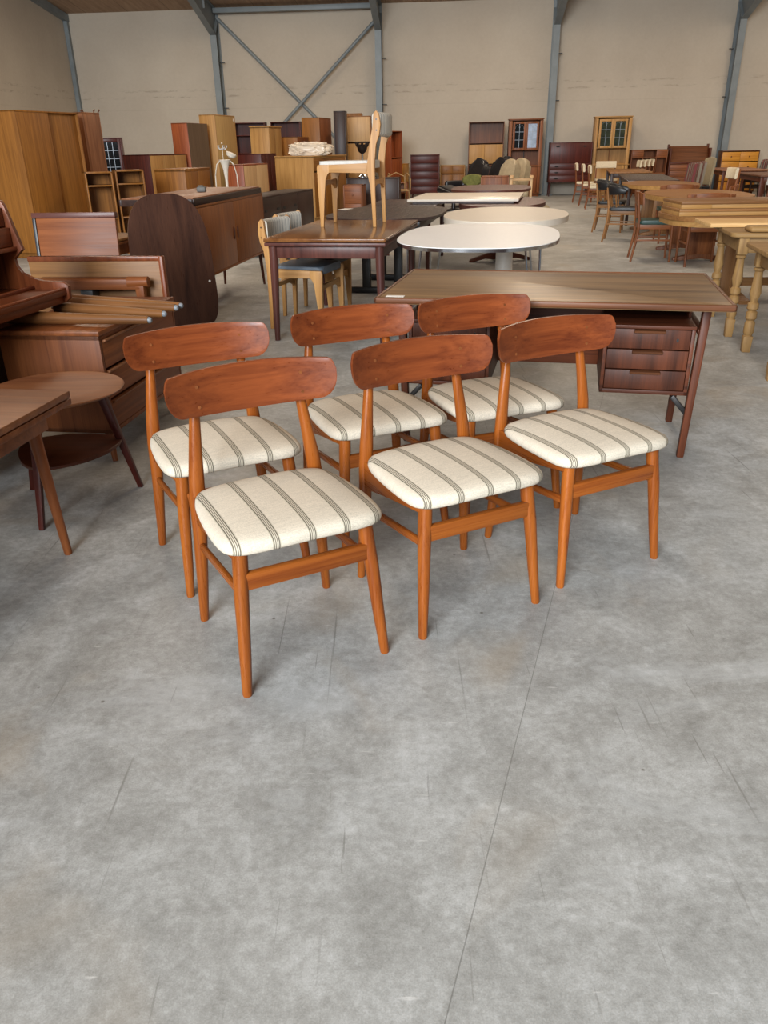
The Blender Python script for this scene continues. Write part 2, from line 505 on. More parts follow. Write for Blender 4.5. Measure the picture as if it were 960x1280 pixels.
# ------------------------------------------------------------------ the six striped teak chairs
SEATCLOTH = stripes('striped_seat_cloth', 'd8ccb9', [(-.0085, .0017, '5a5047'), (-.003, .0014, '6c6458'), (.003, .0014, '6c6458'), (.0085, .0017, '5a5047'), (0, .0105, 'b0a793')][4:] +
                    [(0, .0080, 'c9bfac'), (-.0070, .0014, '33291f'), (-.0023, .0011, '4a3d30'), (.0024, .0011, '4a3d30'), (.0070, .0014, '33291f')], .096, .01)
def hero_chair():
    t = thing('dining_chair', '', 'chair', (0, 0, 0), 0, 'six teak dining chairs with striped seats')
    # seat
    half = [(0, -.228), (.10, -.226), (.175, -.214), (.213, -.188), (.226, -.145), (.228, -.06), (.222, .04), (.21, .12), (.19, .168), (.15, .184), (.08, .186), (0, .186)]
    loop = half + [(-x, y) for x, y in reversed(half[1:-1])]
    loop = smoothloop(loop, 3)
    cx, cy = 0, -.02
    rings = []
    def zt(x, y): return -.012 * (x / .228) ** 2 - .005 * ((y + .02) / .21) ** 2
    for sc, z, crown in ((.90, .424, 1), (.97, .425, 1), (.99, .430, 1), (1.0, .439, 1), (.994, .448, 1), (.97, .456, 1), (.92, .461, 1), (.82, .465, 1), (.65, .468, 1), (.45, .4695, 1), (.22, .470, 1)):
        rings.append([(cx + (x - cx) * sc, cy + (y - cy) * sc, z + zt(cx + (x - cx) * sc, cy + (y - cy) * sc)) for x, y in loop])
    m = MB(); n = len(loop)
    vs = [p for r in rings for p in r] + [(cx, cy, .4705)]
    fs = [tuple(reversed(range(n)))]
    for i in range(len(rings) - 1):
        for k in range(n):
            fs.append((i * n + k, i * n + (k + 1) % n, (i + 1) * n + (k + 1) % n, (i + 1) * n + k))
    L = (len(rings) - 1) * n
    for k in range(n): fs.append((L + k, L + (k + 1) % n, len(vs) - 1))
    m.raw(vs, fs)
    m.build('seat', SEATCLOTH, t, 60)
    lw = W('leg_teak', 'z')
    for s in (-1, 1):
        m = MB()
        m.tube([(s * .206, -.205, 0), (s * .206, -.2048, .006), (s * .197, -.192, .12), (s * .186, -.176, .28), (s * .178, -.165, .36), (s * .174, -.160, .418)],
               [.0125, .0135, .0165, .0195, .0205, .0205], 14)
        m.build('front_leg', lw, t)
    for s in (-1, 1):
        m = MB()
        m.tube([(s * .206, .215, 0), (s * .205, .214, .006), (s * .196, .206, .16), (s * .188, .2, .30), (s * .184, .1985, .40), (s * .179, .2005, .47),
                (s * .169, .2085, .56), (s * .158, .2185, .65), (s * .150, .2275, .72), (s * .1455, .232, .763)],
               [(.0125, .0125), (.0135, .0135), (.0155, .0175), (.0165, .021), (.0165, .0235), (.0165, .0225), (.0155, .0185), (.0145, .015), (.013, .012), (.010, .009)], 14, up=(1, 0, 0))
        m.build('back_post', lw, t)
    # backrest
    L = .245; nu, nv = 64, 8
    def edge(s):
        a = abs(s) / L
        top = .784 - .006 * a * a
        bot = .654 + .016 * a ** 2
        mid = top - .044
        qb = min(1.0, max(0.0, (abs(s) - (L - .048)) / .048)); qt = min(1.0, max(0.0, (abs(s) - (L - .018)) / .018))
        kb = max(.12, (1 - qb ** 2.3) ** (1 / 2.1)); kt = max(.35, math.sqrt(1 - qt ** 2))
        return mid + (bot - mid) * kb, mid + (top - mid) * kt
    def pos(s, z, off):
        y = .2135 - 1.12 * s * s + (z - .72) * .12 + off
        return (s, y, z)
    vs = []; fs = []
    for off in (-.0065, .0065):
        for i in range(nu + 1):
            u = -1 + 2 * i / nu
            s = L * math.sin(u * PI / 2) * .8 + L * u * .2
            b, tp = edge(s)
            for j in range(nv + 1):
                vs.append(pos(s, b + (tp - b) * j / nv, off))
    K = (nu + 1) * (nv + 1)
    ix = lambda k, i, j: k * K + i * (nv + 1) + j
    for i in range(nu):
        for j in range(nv):
            fs.append((ix(0, i, j), ix(0, i + 1, j), ix(0, i + 1, j + 1), ix(0, i, j + 1)))
            fs.append((ix(1, i, j), ix(1, i, j + 1), ix(1, i + 1, j + 1), ix(1, i + 1, j)))
    for i in range(nu):
        fs.append((ix(0, i, 0), ix(1, i, 0), ix(1, i + 1, 0), ix(0, i + 1, 0)))
        fs.append((ix(0, i, nv), ix(0, i + 1, nv), ix(1, i + 1, nv), ix(1, i, nv)))
    for j in range(nv):
        fs.append((ix(0, 0, j), ix(0, 0, j + 1), ix(1, 0, j + 1), ix(1, 0, j)))
        fs.append((ix(0, nu, j), ix(1, nu, j), ix(1, nu, j + 1), ix(0, nu, j + 1)))
    m = MB(); m.raw(vs, fs)
    bmesh.ops.recalc_face_normals(m.bm, faces=m.bm.faces[:])
    m.bm.normal_update()
    m._bev([e for e in m.bm.edges if len(e.link_faces) == 2 and e.calc_face_angle(0) > 1.0], .003)
    br = m.build('backrest', W('seat_teak', 'x', 1.0), t, 50)
    for s in (-1, 1):
        for z in (.685, .740):
            x = s * .151; y = pos(x, z, -.0065)[1]
            m = MB(); m.tube([(x, y + .004, z), (x - s * .0003, y - .0012, z)], [.0052, .0048], 12)
            m.build('peg', W('chest', 'y'), br)
    # rails
    m = MB(); m.box((-.176, -.185, .300), (.176, -.163, .348), .004)
    m.build('front_stretcher', W('leg_teak', 'x'), t)
    m = MB(); m.box((-.172, .19, .372), (.172, .21, .425), .004)
    m.build('back_rail', W('leg_teak', 'x'), t)
    for s in (-1, 1):
        m = MB(); m.bar((s * .185, -.172, .292), (s * .189, .2, .262), .015, .024, .005)
        m.build('side_stretcher', W('leg_teak', 'y'), t)
        m = MB()
        m.prism([(-.165, .388), (-.165, .420), (.2, .424), (.2, .338), (.15, .338), (.0, .366)], 'x', s * .188 - .009, s * .188 + .009, .003)
        m.build('side_rail', W('leg_teak', 'y'), t)
    return t
hero = hero_chair()
HP = [(-.282, 1.958, .470, 'front left teak chair with striped seat, nearest to the camera of the six'),
      (-.543, 2.475, .461, 'teak chair with striped seat directly behind the nearest chair, beside the round side table'),
      (-.037, 2.775, .420, 'middle teak chair of the back row, its seat left of the wide desk'),
      (.199, 2.212, .470, 'middle teak chair of the front row with striped seat'),
      (.426, 2.949, .378, 'right teak chair of the back row, closest to the desk knee hole'),
      (.665, 2.491, .468, 'rightmost teak chair of the front row, in front of the desk drawers')]
for i, (x, y, a, lb) in enumerate(HP):
    if i == 0:
        hero.location = (x, y, 0); hero.rotation_euler = (0, 0, a); hero['label'] = lb
    else:
        dup(hero, (x, y, 0), math.degrees(a), lb)

# ------------------------------------------------------------------ the wide rosewood desk
def desk():
    t = thing('writing_desk', 'wide dark rosewood desk with floating top behind the striped chairs', 'desk', (.790, 3.700, 0), -13.3)
    hx, hy = .735, .44
    m = MB()
    m.prism(roundrect(-hx + .004, hx - .004, -hy + .004, hy - .004, .02, 4), 'z', .7045, .7285, .004, 3)
    top = m.build('desk_top', W('rosewood_top', 'x', .6), t)
    m = MB()                                   # raised lip all round the top
    for a, b in (((-hx, -hy, .7065), (hx, -hy + .016, .733)), ((-hx, hy - .016, .7065), (hx, hy, .733)),
                 ((-hx, -hy, .7065), (-hx + .016, hy, .733)), ((hx - .016, -hy, .7065), (hx, hy, .733))):
        m.box(a, b, .007, 3)
    m.build('edge_lip', W('walnut', 'x'), top)
    m = MB(); m.box((-hx + .04, -hy + .05, .7285), (-hx + .12, -hy + .085, .7295), 0)
    m.build('paper_label', WHITE, top)
    rw = W('rosewood', 'x'); rz = W('rosewood', 'z')
    yf, yr = -.19, .33
    for s in (-1, 1):
        for y in (yf, yr):
            m = MB(); m.taper((s * .642, y, 0), (s * .665, y, .705), (.016, .019), (.018, .024), .006)
            m.build('leg', rz, t)
        m = MB(); m.box((s * .655 - .015, yf, .56), (s * .655 + .015, yr, .585), .004)
        m.box((s * .655 - .015, yf, .67), (s * .655 + .015, yr, .7045), .004)
        m.build('side_rail', rw, t)
        m = MB(); m.bar((s * .648, yf, .20), (s * .57, yf, .285), .02, .022, .003)
        m.build('corner_bracket', P('dark_steel', '2e2b2a', .4, .6), t)
    m = MB(); m.box((-.63, .05, .668), (.63, .08, .7045), .003); m.box((-.63, .30, .668), (.63, .33, .7045), .003)
    m.build('top_rail', rw, t)
    m = MB(); m.box((-.26, .27, .30), (.26, .287, .66), .002)
    m.build('modesty_panel', rw, t)
    for s in (-1, 1):
        xo, xi = s * .632, s * .252
        x0, x1 = min(xo, xi), max(xo, xi)
        m = MB()
        m.box((x0, -.195, .29), (x0 + .016, .29, .588), .002); m.box((x1 - .016, -.195, .29), (x1, .29, .588), .002)
        m.box((x0, -.195, .29), (x1, .29, .308), .002); m.box((x0, -.205, .583), (x1, .29, .598), .002)
        m.box((x0, .275, .29), (x1, .29, .70), .002)
        m.box((x0, .0, .598), (x0 + .012, .28, .70), .002) if s < 0 else m.box((x1 - .012, .0, .598), (x1, .28, .70), .002)
        ped = m.build('pedestal', rw, t)
        zz = [.309, .400, .491, .582]
        for i in range(3):
            m = MB(); m.box((x0 + .018, -.192, zz[i] + .002), (x1 - .018, -.174, zz[i + 1] - .003), .002)
            m.box((x0 + .03, -.174, zz[i] + .008), (x1 - .03, .24, zz[i + 1] - .02), .001)
            d = m.build('drawer', W('rosewood', 'z', .5), t)
            xc = (x0 + x1) / 2
            m = MB(); m.prism([(-.189, zz[i + 1] - .022), (-.21, zz[i + 1] - .016), (-.213, zz[i + 1] - .006), (-.189, zz[i + 1] - .003)], 'x', xc - .065, xc + .065, .003)
            m.build('handle', W('walnut', 'x'), d)
            if i == 2:
                m = MB(); m.tube([(x1 - .07, -.1925, .535), (x1 - .07, -.194, .535)], [(.005, .009), (.005, .009)], 10)
                m.build('keyhole', BLACK, d)
    return t
desk()

# ------------------------------------------------------------------ left foreground
def side_table_square():
    t = thing('extension_table', 'low teak extension table with splayed round legs at the left edge', 'table', (-1.56, 2.22, 0), -9)
    hx, hy = .46, .40
    m = MB(); m.box((-hx, -hy, .577), (hx, hy, .60), .004); m.build('table_top', W('panel', 'x'), t)
    m = MB(); m.box((-hx, -hy, .553), (hx, hy, .574), .004); m.build('extension_leaf', W('teak', 'x'), t)
    m = MB()
    for a, b in (((-hx + .07, -hy + .06, .485), (hx - .07, -hy + .08, .553)), ((-hx + .07, hy - .08, .485), (hx - .07, hy - .06, .553)),
                 ((-hx + .06, -hy + .07, .485), (-hx + .08, hy - .07, .553)), ((hx - .08, -hy + .07, .485), (hx - .06, hy - .07, .553))):
        m.box(a, b, .002)
    m.build('apron', W('teak', 'x'), t)
    for sx in (-1, 1):
        for sy in (-1, 1):
            m = MB(); m.tube([(sx * (hx - .10), sy * (hy - .045), 0), (sx * (hx - .1005), sy * (hy - .0455), .006), (sx * (hx - .118), sy * (hy - .08), .553)], [.0135, .0145, .023], 14)
            m.build('leg', W('chest', 'z'), t)
side_table_square()

def round_table():
    t = thing('side_table', 'round teak side table with lower shelf and dark tapered legs', 'table', (-1.285, 2.985, 0), 0)
    m = MB()
    m.lathe([(0.0, .462), (.21, .462), (.245, .468), (.262, .476), (.265, .481), (.262, .484), (.254, .482), (.15, .481), (0, .481)], 48)
    m.build('table_top', W('panel', 'x', .5), t)
    angs = [32, 150, 262]
    for a in angs:
        c, s = math.cos(R(a)), math.sin(R(a))
        m = MB(); m.taper((c * .272, s * .272, 0), (c * .165, s * .165, .464), (.0105, .0105), (.018, .018), .004)
        m.build('leg', W('mahogany', 'z'), t)
    pts = []
    for a in angs:
        for k in (-14, 0, 14):
            r = .228 if k == 0 else .222
            pts.append((r * math.cos(R(a + k)), r * math.sin(R(a + k))))
    pts = []
    for i in range(3):
        a0, a1 = R(angs[i]), R(angs[(i + 1) % 3] + (360 if i == 2 else 0))
        for k in range(8):
            f = k / 8; a = a0 + (a1 - a0) * f
            r = .228 - .05 * math.sin(PI * f)
            pts.append((r * math.cos(a), r * math.sin(a)))
    m = MB(); m.prism(pts, 'z', .222, .236, .004)
    m.build('shelf', W('teak_dark', 'x', .6), t)
round_table()

def legs(t, w, d, h, mat, inset=.05, r0=.013, r1=.02, splay=.03, name='leg', square=False, y0=0.0):
    for sx in (-1, 1):
        for sy in (-1, 1):
            x, y = sx * (w / 2 - inset), y0 + sy * (d / 2 - inset)
            m = MB()
            if square: m.taper((x + sx * splay, y + sy * splay, 0), (x, y, h), (r0, r0), (r1, r1), .003)
            else: m.tube([(x + sx * splay, y + sy * splay, 0), (x, y, h)], [r0, r1], 12)
            m.build(name, mat, t)

HOLE = P('dark_recess', '120c0a', .7)
BRASS = P('aged_brass', '8d6f35', .35, .9)
def cabinet(name, label, cat, loc, rot, w, d, h, wood, fronts=(), base=('plinth', .05), top=True, shelves=(), dividers=(), back=None,
            side=None, group=None, grain='z', frontwood=None, over=.0, legwood=None, t_=.02):
    """front faces local -y; fronts = (kind, x0, x1, z0, z1, handle) in fractions of the body front"""
    t = thing(name, label, cat, loc, rot, group)
    zb = base[1] if base else 0.0
    x0, x1, y0, y1 = -w / 2, w / 2, -d / 2, d / 2
    sm = W(side or wood, grain)
    m = MB()
    m.box((x0, y0, zb), (x0 + t_, y1, h), .002); m.box((x1 - t_, y0, zb), (x1, y1, h), .002)
    m.box((x0, y0, zb), (x1, y1, zb + t_), .002)
    m.box((x0 + t_, y1 - .03, zb + t_), (x1 - t_, y1 - .012, h), 0)
    m.box((x0, y0, h - t_), (x1, y1, h), .002)
    m.build('carcass', sm, t)
    if over:
        m = MB(); m.box((x0 - over, y0 - over, h + .0005), (x1 + over, y1 + over * .3, h + .022), .004)
        m.build('top_board', W(wood, 'x'), t)
    if back:
        m = MB(); m.box((x0 + .004, y1 - .011, zb + .01), (x1 - .004, y1 + .002, h - .004), 0)
        m.build('back_panel', W(back, 'z'), t)
    if base and base[0] == 'plinth':
        m = MB(); m.box((x0 + .02, y0 + .03, 0), (x1 - .02, y1 - .01, zb), .002); m.build('plinth', W(legwood or wood, 'x'), t)
    elif base and base[0] == 'legs':
        legs(t, w, d, zb, W(legwood or wood, 'z'), .06, .012, .02, .02)
    elif base and base[0] == 'square':
        legs(t, w, d, zb, W(legwood or wood, 'z'), .03, .016, .02, 0, square=True)
    for z in shelves:
        m = MB(); zz = zb + z * (h - zb); m.box((x0 + t_, y0 + .012, zz - .009), (x1 - t_, y1 - .03, zz + .009), .002)
        m.build('shelf', W(wood, 'x'), t)
    for dv in dividers:
        f, za, zc = dv if isinstance(dv, tuple) else (dv, 0, 1)
        m = MB(); xx = x0 + f * w; m.box((xx - .01, y0 + .004, zb + za * (h - zb) + .01), (xx + .01, y1 - .03, zb + zc * (h - zb) - .01), .002)
        m.build('divider', W(wood, 'z'), t)
    bw, bh = w - 2 * t_, h - zb - 2 * t_
    for fr in fronts:
        kind, fx0, fx1, fz0, fz1, hd = fr[:6]
        fm = fr[6] if len(fr) > 6 else (frontwood or wood)
        ax, bx = x0 + t_ + fx0 * bw + .002, x0 + t_ + fx1 * bw - .002
        az, bz = zb + t_ + fz0 * bh + .002, zb + t_ + fz1 * bh - .002
        yo = y0 + (.04 if kind == 'rear_sliding_door' else 0)
        if kind == 'glass_door':
            m = MB(); f = .055
            m.box((ax, yo, az), (ax + f, yo + .02, bz), .002); m.box((bx - f, yo, az), (bx, yo + .02, bz), .002)
            m.box((ax + f, yo, az), (bx - f, yo + .02, az + f), .002); m.box((ax + f, yo, bz - f), (bx - f, yo + .02, bz), .002)
            do = m.build('door', W(fm, 'z'), t)
            m = MB(); m.box((ax + f, yo + .009, az + f), (bx - f, yo + .013, bz - f), 0); m.build('glass_pane', hd, do)
            m = MB(); gx, gz = fr[7]
            for k in range(1, gx):
                xx = ax + f + (bx - ax - 2 * f) * k / gx; m.box((xx - .004, yo + .004, az + f), (xx + .004, yo + .009, bz - f), 0)
            for k in range(1, gz):
                zz = az + f + (bz - az - 2 * f) * k / gz; m.box((ax + f, yo + .004, zz - .004), (bx - f, yo + .009, zz + .004), 0)
            if gx == 2 and gz == 3:                      # pointed arches in the top row
                for k in range(2):
                    xa = ax + f + (bx - ax - 2 * f) * k / 2; xb = xa + (bx - ax - 2 * f) / 2
                    zt_ = bz - f - .02; zl = zt_ - .10
                    m.tube([(xa, yo + .007, zl), (xa + (xb - xa) * .15, yo + .007, zt_ - .035), ((xa + xb) / 2, yo + .007, zt_), (xb - (xb - xa) * .15, yo + .007, zt_ - .035), (xb, yo + .007, zl)], .003, 6)
            m.build('lead_grid', LEAD, do)
            continue
        m = MB(); m.box((ax, yo, az), (bx, yo + .018, bz), .003)
        ax_ = 'x' if kind == 'drawer' else 'z'
        pn = {'rear_sliding_door': 'sliding_door'}.get(kind, kind)
        do = m.build(pn, W(fm, ax_), t)
        if hd == 'knob':
            xs = [(ax + bx) / 2] if kind == 'drawer' else [bx - .05 if fx0 < .4 else ax + .05]
            for xx in xs:
                m = MB(); m.M = Matrix.Translation((xx, yo, (az + bz) / 2)) @ Matrix.Rotation(R(90), 4, 'X')
                m.lathe([(.006, 0), (.007, .008), (.015, .014), (.017, .020), (.012, .026), (0, .027)], 12); m.build('knob', W(legwood or fm, 'z'), do)
        elif hd == 'knobs':
            for xx in (ax + (bx - ax) * .25, ax + (bx - ax) * .75):
                m = MB(); m.M = Matrix.Translation((xx, yo, (az + bz) / 2)) @ Matrix.Rotation(R(90), 4, 'X')
                m.lathe([(.006, 0), (.007, .008), (.015, .014), (.017, .020), (.012, .026), (0, .027)], 12); m.build('knob', W(legwood or fm, 'z'), do)
        elif hd == 'grip':
            m = MB(); m.prism([(yo, bz - .02), (yo - .018, bz - .012), (yo - .018, bz - .004), (yo, bz - .001)], 'x', ax + .01, bx - .01, .002); m.build('handle', W(fm, 'x'), do)
        elif hd == 'holes':
            for xx in (ax + (bx - ax) * .17, ax + (bx - ax) * .83):
                m = MB(); m.M = Matrix.Translation((xx, yo - .004, (az + bz) / 2 if kind == 'drawer' else bz - .08)); m.prism(superell(.055, .018, 2.2, 24), 'y', 0, .006, .001); m.build('handle', HOLE, do)
        elif hd == 'pull':
            xx = bx - .05 if fx0 < .4 else ax + .05
            m = MB(); m.M = Matrix.Translation((xx, yo - .006, (az + bz) / 2)); m.prism(superell(.018, .055, 2.0, 20), 'y', 0, .008, .002); m.build('handle', W('teak_dark', 'z'), do)
    return t

cabinet('chest_of_drawers', 'low teak chest with four long drawers and lipped fronts, behind the round side table', 'chest',
        (-1.40, 3.86, 0), 82, .86, .47, .595, 'chest', [('drawer', 0, 1, 0, .32, None), ('drawer', 0, 1, .34, .66, None), ('drawer', 0, 1, .68, 1, None)],
        ('legs', .15), over=.008)
# pale lipped top edges of the chest drawers
_ch = bpy.data.objects['chest_of_drawers']
for o in [c for c in _ch.children if c.name.startswith('drawer')]:
    zs = [v.co.z for v in o.data.vertices]; z1 = max(zs)
    m = MB(); m.prism([(-.235, z1 - .014), (-.249, z1 - .006), (-.249, z1 + .001), (-.235, z1 + .001)], 'x', -.40, .40, .002)
    m.build('drawer_lip', W('panel', 'x'), o)

# loose legs lying on the chest
LEGW = W('spindle', 'x')
def loose(name, label, p0, p1, r0, r1):
    m = MB(); p0, p1 = Vector(p0), Vector(p1)
    d = (p1 - p0).length
    t = thing(name, label, 'table leg', p0, math.degrees(math.atan2(p1.y - p0.y, p1.x - p0.x)), 'loose turned table legs')
    m.tube([(0, 0, 0), (d * .03, 0, 0), (d * .98, 0, 0), (d, 0, 0)], [r0 * .9, r0, r1, r1 * .9], 16)
    m.build('shaft', LEGW, t)
    m = MB(); m.tube([(d, 0, 0), (d + .008, 0, 0), (d + .014, 0, 0)], [r1 * .75, r1 * .7, r1 * .4], 14); m.build('glide', P('grey_nylon', '7b7f84', .4), t)
    m = MB(); m.tube([(-.03, 0, 0), (0, 0, 0)], [.005, .005], 8); m.build('bolt', CHROME, t)
    return t
ZL = .6185
loose('loose_table_leg', 'nearest of three loose round table legs on the teak chest', (-1.69, 3.59, ZL + .032), (-1.015, 3.46, ZL + .019), .031, .018)
loose('loose_table_leg', 'middle loose round table leg lying on the teak chest', (-1.54, 3.79, ZL + .032), (-.985, 3.60, ZL + .019), .031, .018)
loose('loose_table_leg', 'farthest loose round table leg lying on the teak chest', (-1.62, 3.955, ZL + .032), (-.965, 3.745, ZL + .019), .031, .018)
loose('loose_table_leg', 'loose table leg half hidden behind the others on the teak chest', (-1.62, 4.04, ZL + .032), (-.955, 3.80, ZL + .019), .031, .017)

def faces0(n): return [('door', i / n, (i + 1) / n, 0, 1, 'pull') for i in range(n)]
def secretary():
    t = thing('secretary_desk', 'reddish teak secretary with curved side cheeks at the left edge, drawers above the writing surface', 'desk', (-1.795, 3.30, .045), 79)
    # local: front -y (to the right of the hall), width along x; far end at +x
    w, d = 1.0, .52
    x0, x1 = -w / 2, w / 2
    yb, yf = d / 2, -d / 2
    prof = [(yb, .45), (yb, 1.06), (yb - .03, 1.095), (yb - .22, 1.10), (yb - .262, 1.085), (yb - .275, 1.06), (yb - .295, .98), (yb - .325, .875), (yb - .27, .835), (yb - .275, .80), (yb - .295, .77), (yb - .34, .748), (yb - .39, .738), (yf + .02, .733), (yf, .715), (yf, .66), (yf + .03, .64), (yf + .2, .62), (yb, .45)]
    for s, xx in ((-1, x0), (1, x1)):
        m = MB(); m.prism(prof[:-1], 'x', xx - .011, xx + .011, .003); m.build('side_cheek', W('secret', 'z'), t)
    m = MB(); m.box((x0 + .011, yf + .01, .675), (x1 - .011, yb, .70), .003); m.build('writing_surface', W('secret', 'x'), t)
    m = MB(); m.box((x0 + .011, yf + .012, .70), (x1 - .011, yf + .028, .71), .002); m.box((x0 + .011, yf + .17, .70), (x1 - .011, yf + .19, .716), .003); m.build('surface_rail', W('teak_red', 'x'), t)
    m = MB(); m.box((x0 + .011, yf + .03, .64), (x1 - .011, yb, .675), .002); m.box((x0 + .011, yf + .25, .48), (x1 - .011, yb, .64), .002); m.build('drawer_case', W('secret', 'x'), t)
    m = MB(); m.box((x0 + .011, yb - .015, .70), (x1 - .011, yb, 1.08), .002); m.box((x0 + .011, yb - .30, .872), (x1 - .011, yb, .89), .003)
    m.box((x0 + .011, yb - .24, 1.062), (x1 - .011, yb, 1.08), .003); m.build('upper_case', W('secret', 'x'), t)
    for i in range(4):
        for j in range(2):
            a = x0 + .014 + i * (w - .028) / 4
            m = MB(); m.box((a + .003, yb - .285 + j * .02, .892 + j * .085), (a + (w - .028) / 4 - .003, yb - .255 + j * .02, .973 + j * .085), .003)
            dr = m.build('small_drawer', W('secret', 'x'), t)
            m = MB(); m.box((a + .09, yb - .30 + j * .02, .958 + j * .085), (a + .15, yb - .285 + j * .02, .968 + j * .085), .003); m.build('handle', W('teak_red', 'x'), dr)
    m = MB(); m.box((x0 + .05, yf + .30, .06), (x1 - .02, yb - .01, .48), .003); m.build('kneehole_shade_box', W('wenge', 'z'), t)  # dark box in place of the shade inside the open knee hole
    for sx in (-1, 1):
        for y in (yf + .30, yb - .05):
            m = MB(); m.tube([(sx * (w / 2 - .05), y, -.045), (sx * (w / 2 - .07), y, .5)], [.013, .021], 12); m.build('leg', W('secret', 'z'), t)
secretary()

def table_on_side():
    """table without two legs, standing on its long edge behind the chest"""
    t = thing('upturned_table', 'teak table standing on its edge, apron and one leg pointing forward, behind the loose legs', 'table', (-1.55, 4.52, 0), -6)
    m = MB(); m.box((-.42, .0, .0), (.36, .028, .80), .006); m.build('table_top', W('leaf', 'x'), t)
    m = MB(); m.box((-.42, -.006, .772), (.36, .034, .80), .006); m.box((.335, -.008, 0), (.363, .036, .80), .008); m.build('edge_band', W('secret', 'z'), t)
    m = MB(); m.box((-.35, -.10, .635), (.25, -.001, .69), .004); m.build('apron', W('chest', 'x'), t)
    m = MB(); m.taper((.245, -.075, .50), (.245, -.075, .67), (.018, .018), (.026, .026), .004); m.build('corner_block', W('chest', 'z'), t)
    m = MB(); m.tube([(.295, -.08, .675), (.18, -.08, .672)], [.028, .031], 10); m.build('leg_stub', W('chest', 'x'), t)
    m = MB(); m.box((-.10, -.09, .56), (-.03, -.002, .63), .004); m.build('clamp', P('dark_steel2', '4c4d4f', .5, .4), t)
table_on_side()
def panel_leaf():
    t = thing('table_leaf', 'loose reddish table leaf with a dark end rail leaning behind the upturned table', 'table leaf', (-1.83, 4.86, 0), -5)
    sh = Matrix.Rotation(R(-6), 4, 'X')
    m = MB(); m.M = sh; m.box((-.23, 0, 0), (.26, .022, .975), .003); m.build('board', W('chest', 'x', .4), t)
    m = MB(); m.M = sh; m.box((-.25, -.012, .975), (.265, .034, 1.005), .003); m.build('end_rail', W('plum', 'x'), t)
    m = MB(); m.M = sh; m.box((-.25, -.006, .4), (-.231, .028, .974), .002); m.build('side_rail', P('black_rail', '17161c', .4), t)
panel_leaf()
def oval_board():
    t = thing('oval_tabletop', 'dark rosewood tabletop with a rounded end leaning against the teak sideboard', 'tabletop', (-1.62, 6.42, .0), 26)
    M = Matrix.Rotation(R(-4), 4, 'X')
    m = MB(); m.M = M
    pts = superell(.315, .515, 2.8, 64)
    low = superell(.315, .515, 5.0, 64)
    pts = [p if p[1] >= 0 else q for p, q in zip(pts, low)]
    m.prism([(x - .02 * (y / .52), y + .515) for x, y in pts], 'y', -.016, .016, .009, 3)
    m.build('board', W('oval', 'z', .4), t)
    m = MB(); m.M = M @ Matrix.Translation((.27, -.0165, .36)); m.tube([(0, 0, 0), (0, -.0015, 0)], [.009, .009], 10); m.build('price_dot', WHITE, t)
oval_board()

cabinet('shade_cabinet', 'unseen teak cabinet added left of the low extension table to shade the floor', 'cabinet', (-2.22, -.05, 0), 82, 3.2, .60, 1.25, 'teak', faces0(4), ('plinth', .06))  # unseen cabinet, added to cast shade on the floor at the left
# ------------------------------------------------------------------ teak tambour sideboard and what lies on it
cabinet('sideboard', 'long teak sideboard with two sliding doors on tall legs along the aisle', 'sideboard', (-1.60, 7.80, 0), 82, 2.0, .52, .915, 'sideboard',
        [('sliding_door', 0, .5, 0, 1, 'pull'), ('sliding_door', .5, 1, 0, 1, 'pull')], ('legs', .33), legwood='teak_dark')
def framed_leaf():
    t = thing('framed_tabletop', 'thick framed tabletop lying flat on the teak sideboard', 'tabletop', (-1.68, 7.80, .917), 82)
    m = MB(); m.box((-.985, -.325, .048), (.965, .285, .060), .003); m.build('board', W('panel', 'x'), t)
    m = MB()
    m.box((-1.0, -.34, 0), (.98, -.32, .05), .003); m.box((-1.0, .28, 0), (.98, .30, .05), .003); m.box((-1.0, -.32, 0), (-.98, .28, .05), .003); m.box((.96, -.32, 0), (.98, .28, .05), .003)
    m.build('frame', W('wenge', 'x'), t)
framed_leaf()
m = MB(); m.box((-1.66, 7.72, .9775), (-1.58, 7.79, 1.022), .01); m.box((-1.645, 7.735, 1.02), (-1.60, 7.765, 1.034), .005)
tag(m.build('clamp_block', P('grey_plastic', '5a5752', .6)), 'small grey block lying on the framed tabletop', 'clamp')

# ------------------------------------------------------------------ cabinets on the left, towards the far wall
H = 77
def faces(n, h=None, kind='door'): return [(kind, i / n, (i + 1) / n, 0, 1, h) for i in range(n)]
cabinet('wardrobe', 'tall teak wardrobe with two sliding doors at the left edge', 'wardrobe', (-4.80, 12.00, 0), 70, 1.22, .75, 1.84, 'wardrobe',
        [('sliding_door', 0, .50, 0, 1, None), ('rear_sliding_door', .505, 1, 0, 1, None)], ('plinth', .06))
cabinet('tall_cabinet', 'narrow pale teak cabinet standing beside the tall wardrobe', 'cabinet', (-4.33, 12.95, 0), 70, .40, .26, 1.86, 'panel', faces(1), ('plinth', .05))
def hooks():
    t = thing('coat_rack', 'small coat rack with thin knobbed hooks behind the tall narrow cabinet', 'coat rack', (-4.42, 13.5, 0), 0)
    m = MB(); m.tube([(0, 0, 0), (0, 0, 1.83)], .016, 10); m.lathe([(.17, 0), (.17, .02), (.03, .05)], 16); m.build('pole', W('walnut', 'z'), t)
    for a in (20, 80, 160, 250, 320):
        c, s = math.cos(R(a)), math.sin(R(a))
        m = MB(); m.tube([(c * .01, s * .01, 1.78), (c * .12, s * .12, 1.87), (c * .15, s * .15, 1.91)], [.008, .007, .007], 8)
        m.lathe([(.004, -.014), (.014, 0), (.004, .014)], 8, (c * .15, s * .15, 1.915)); m.build('hook', W('walnut', 'z'), t)
hooks()
sh = [('x',)]
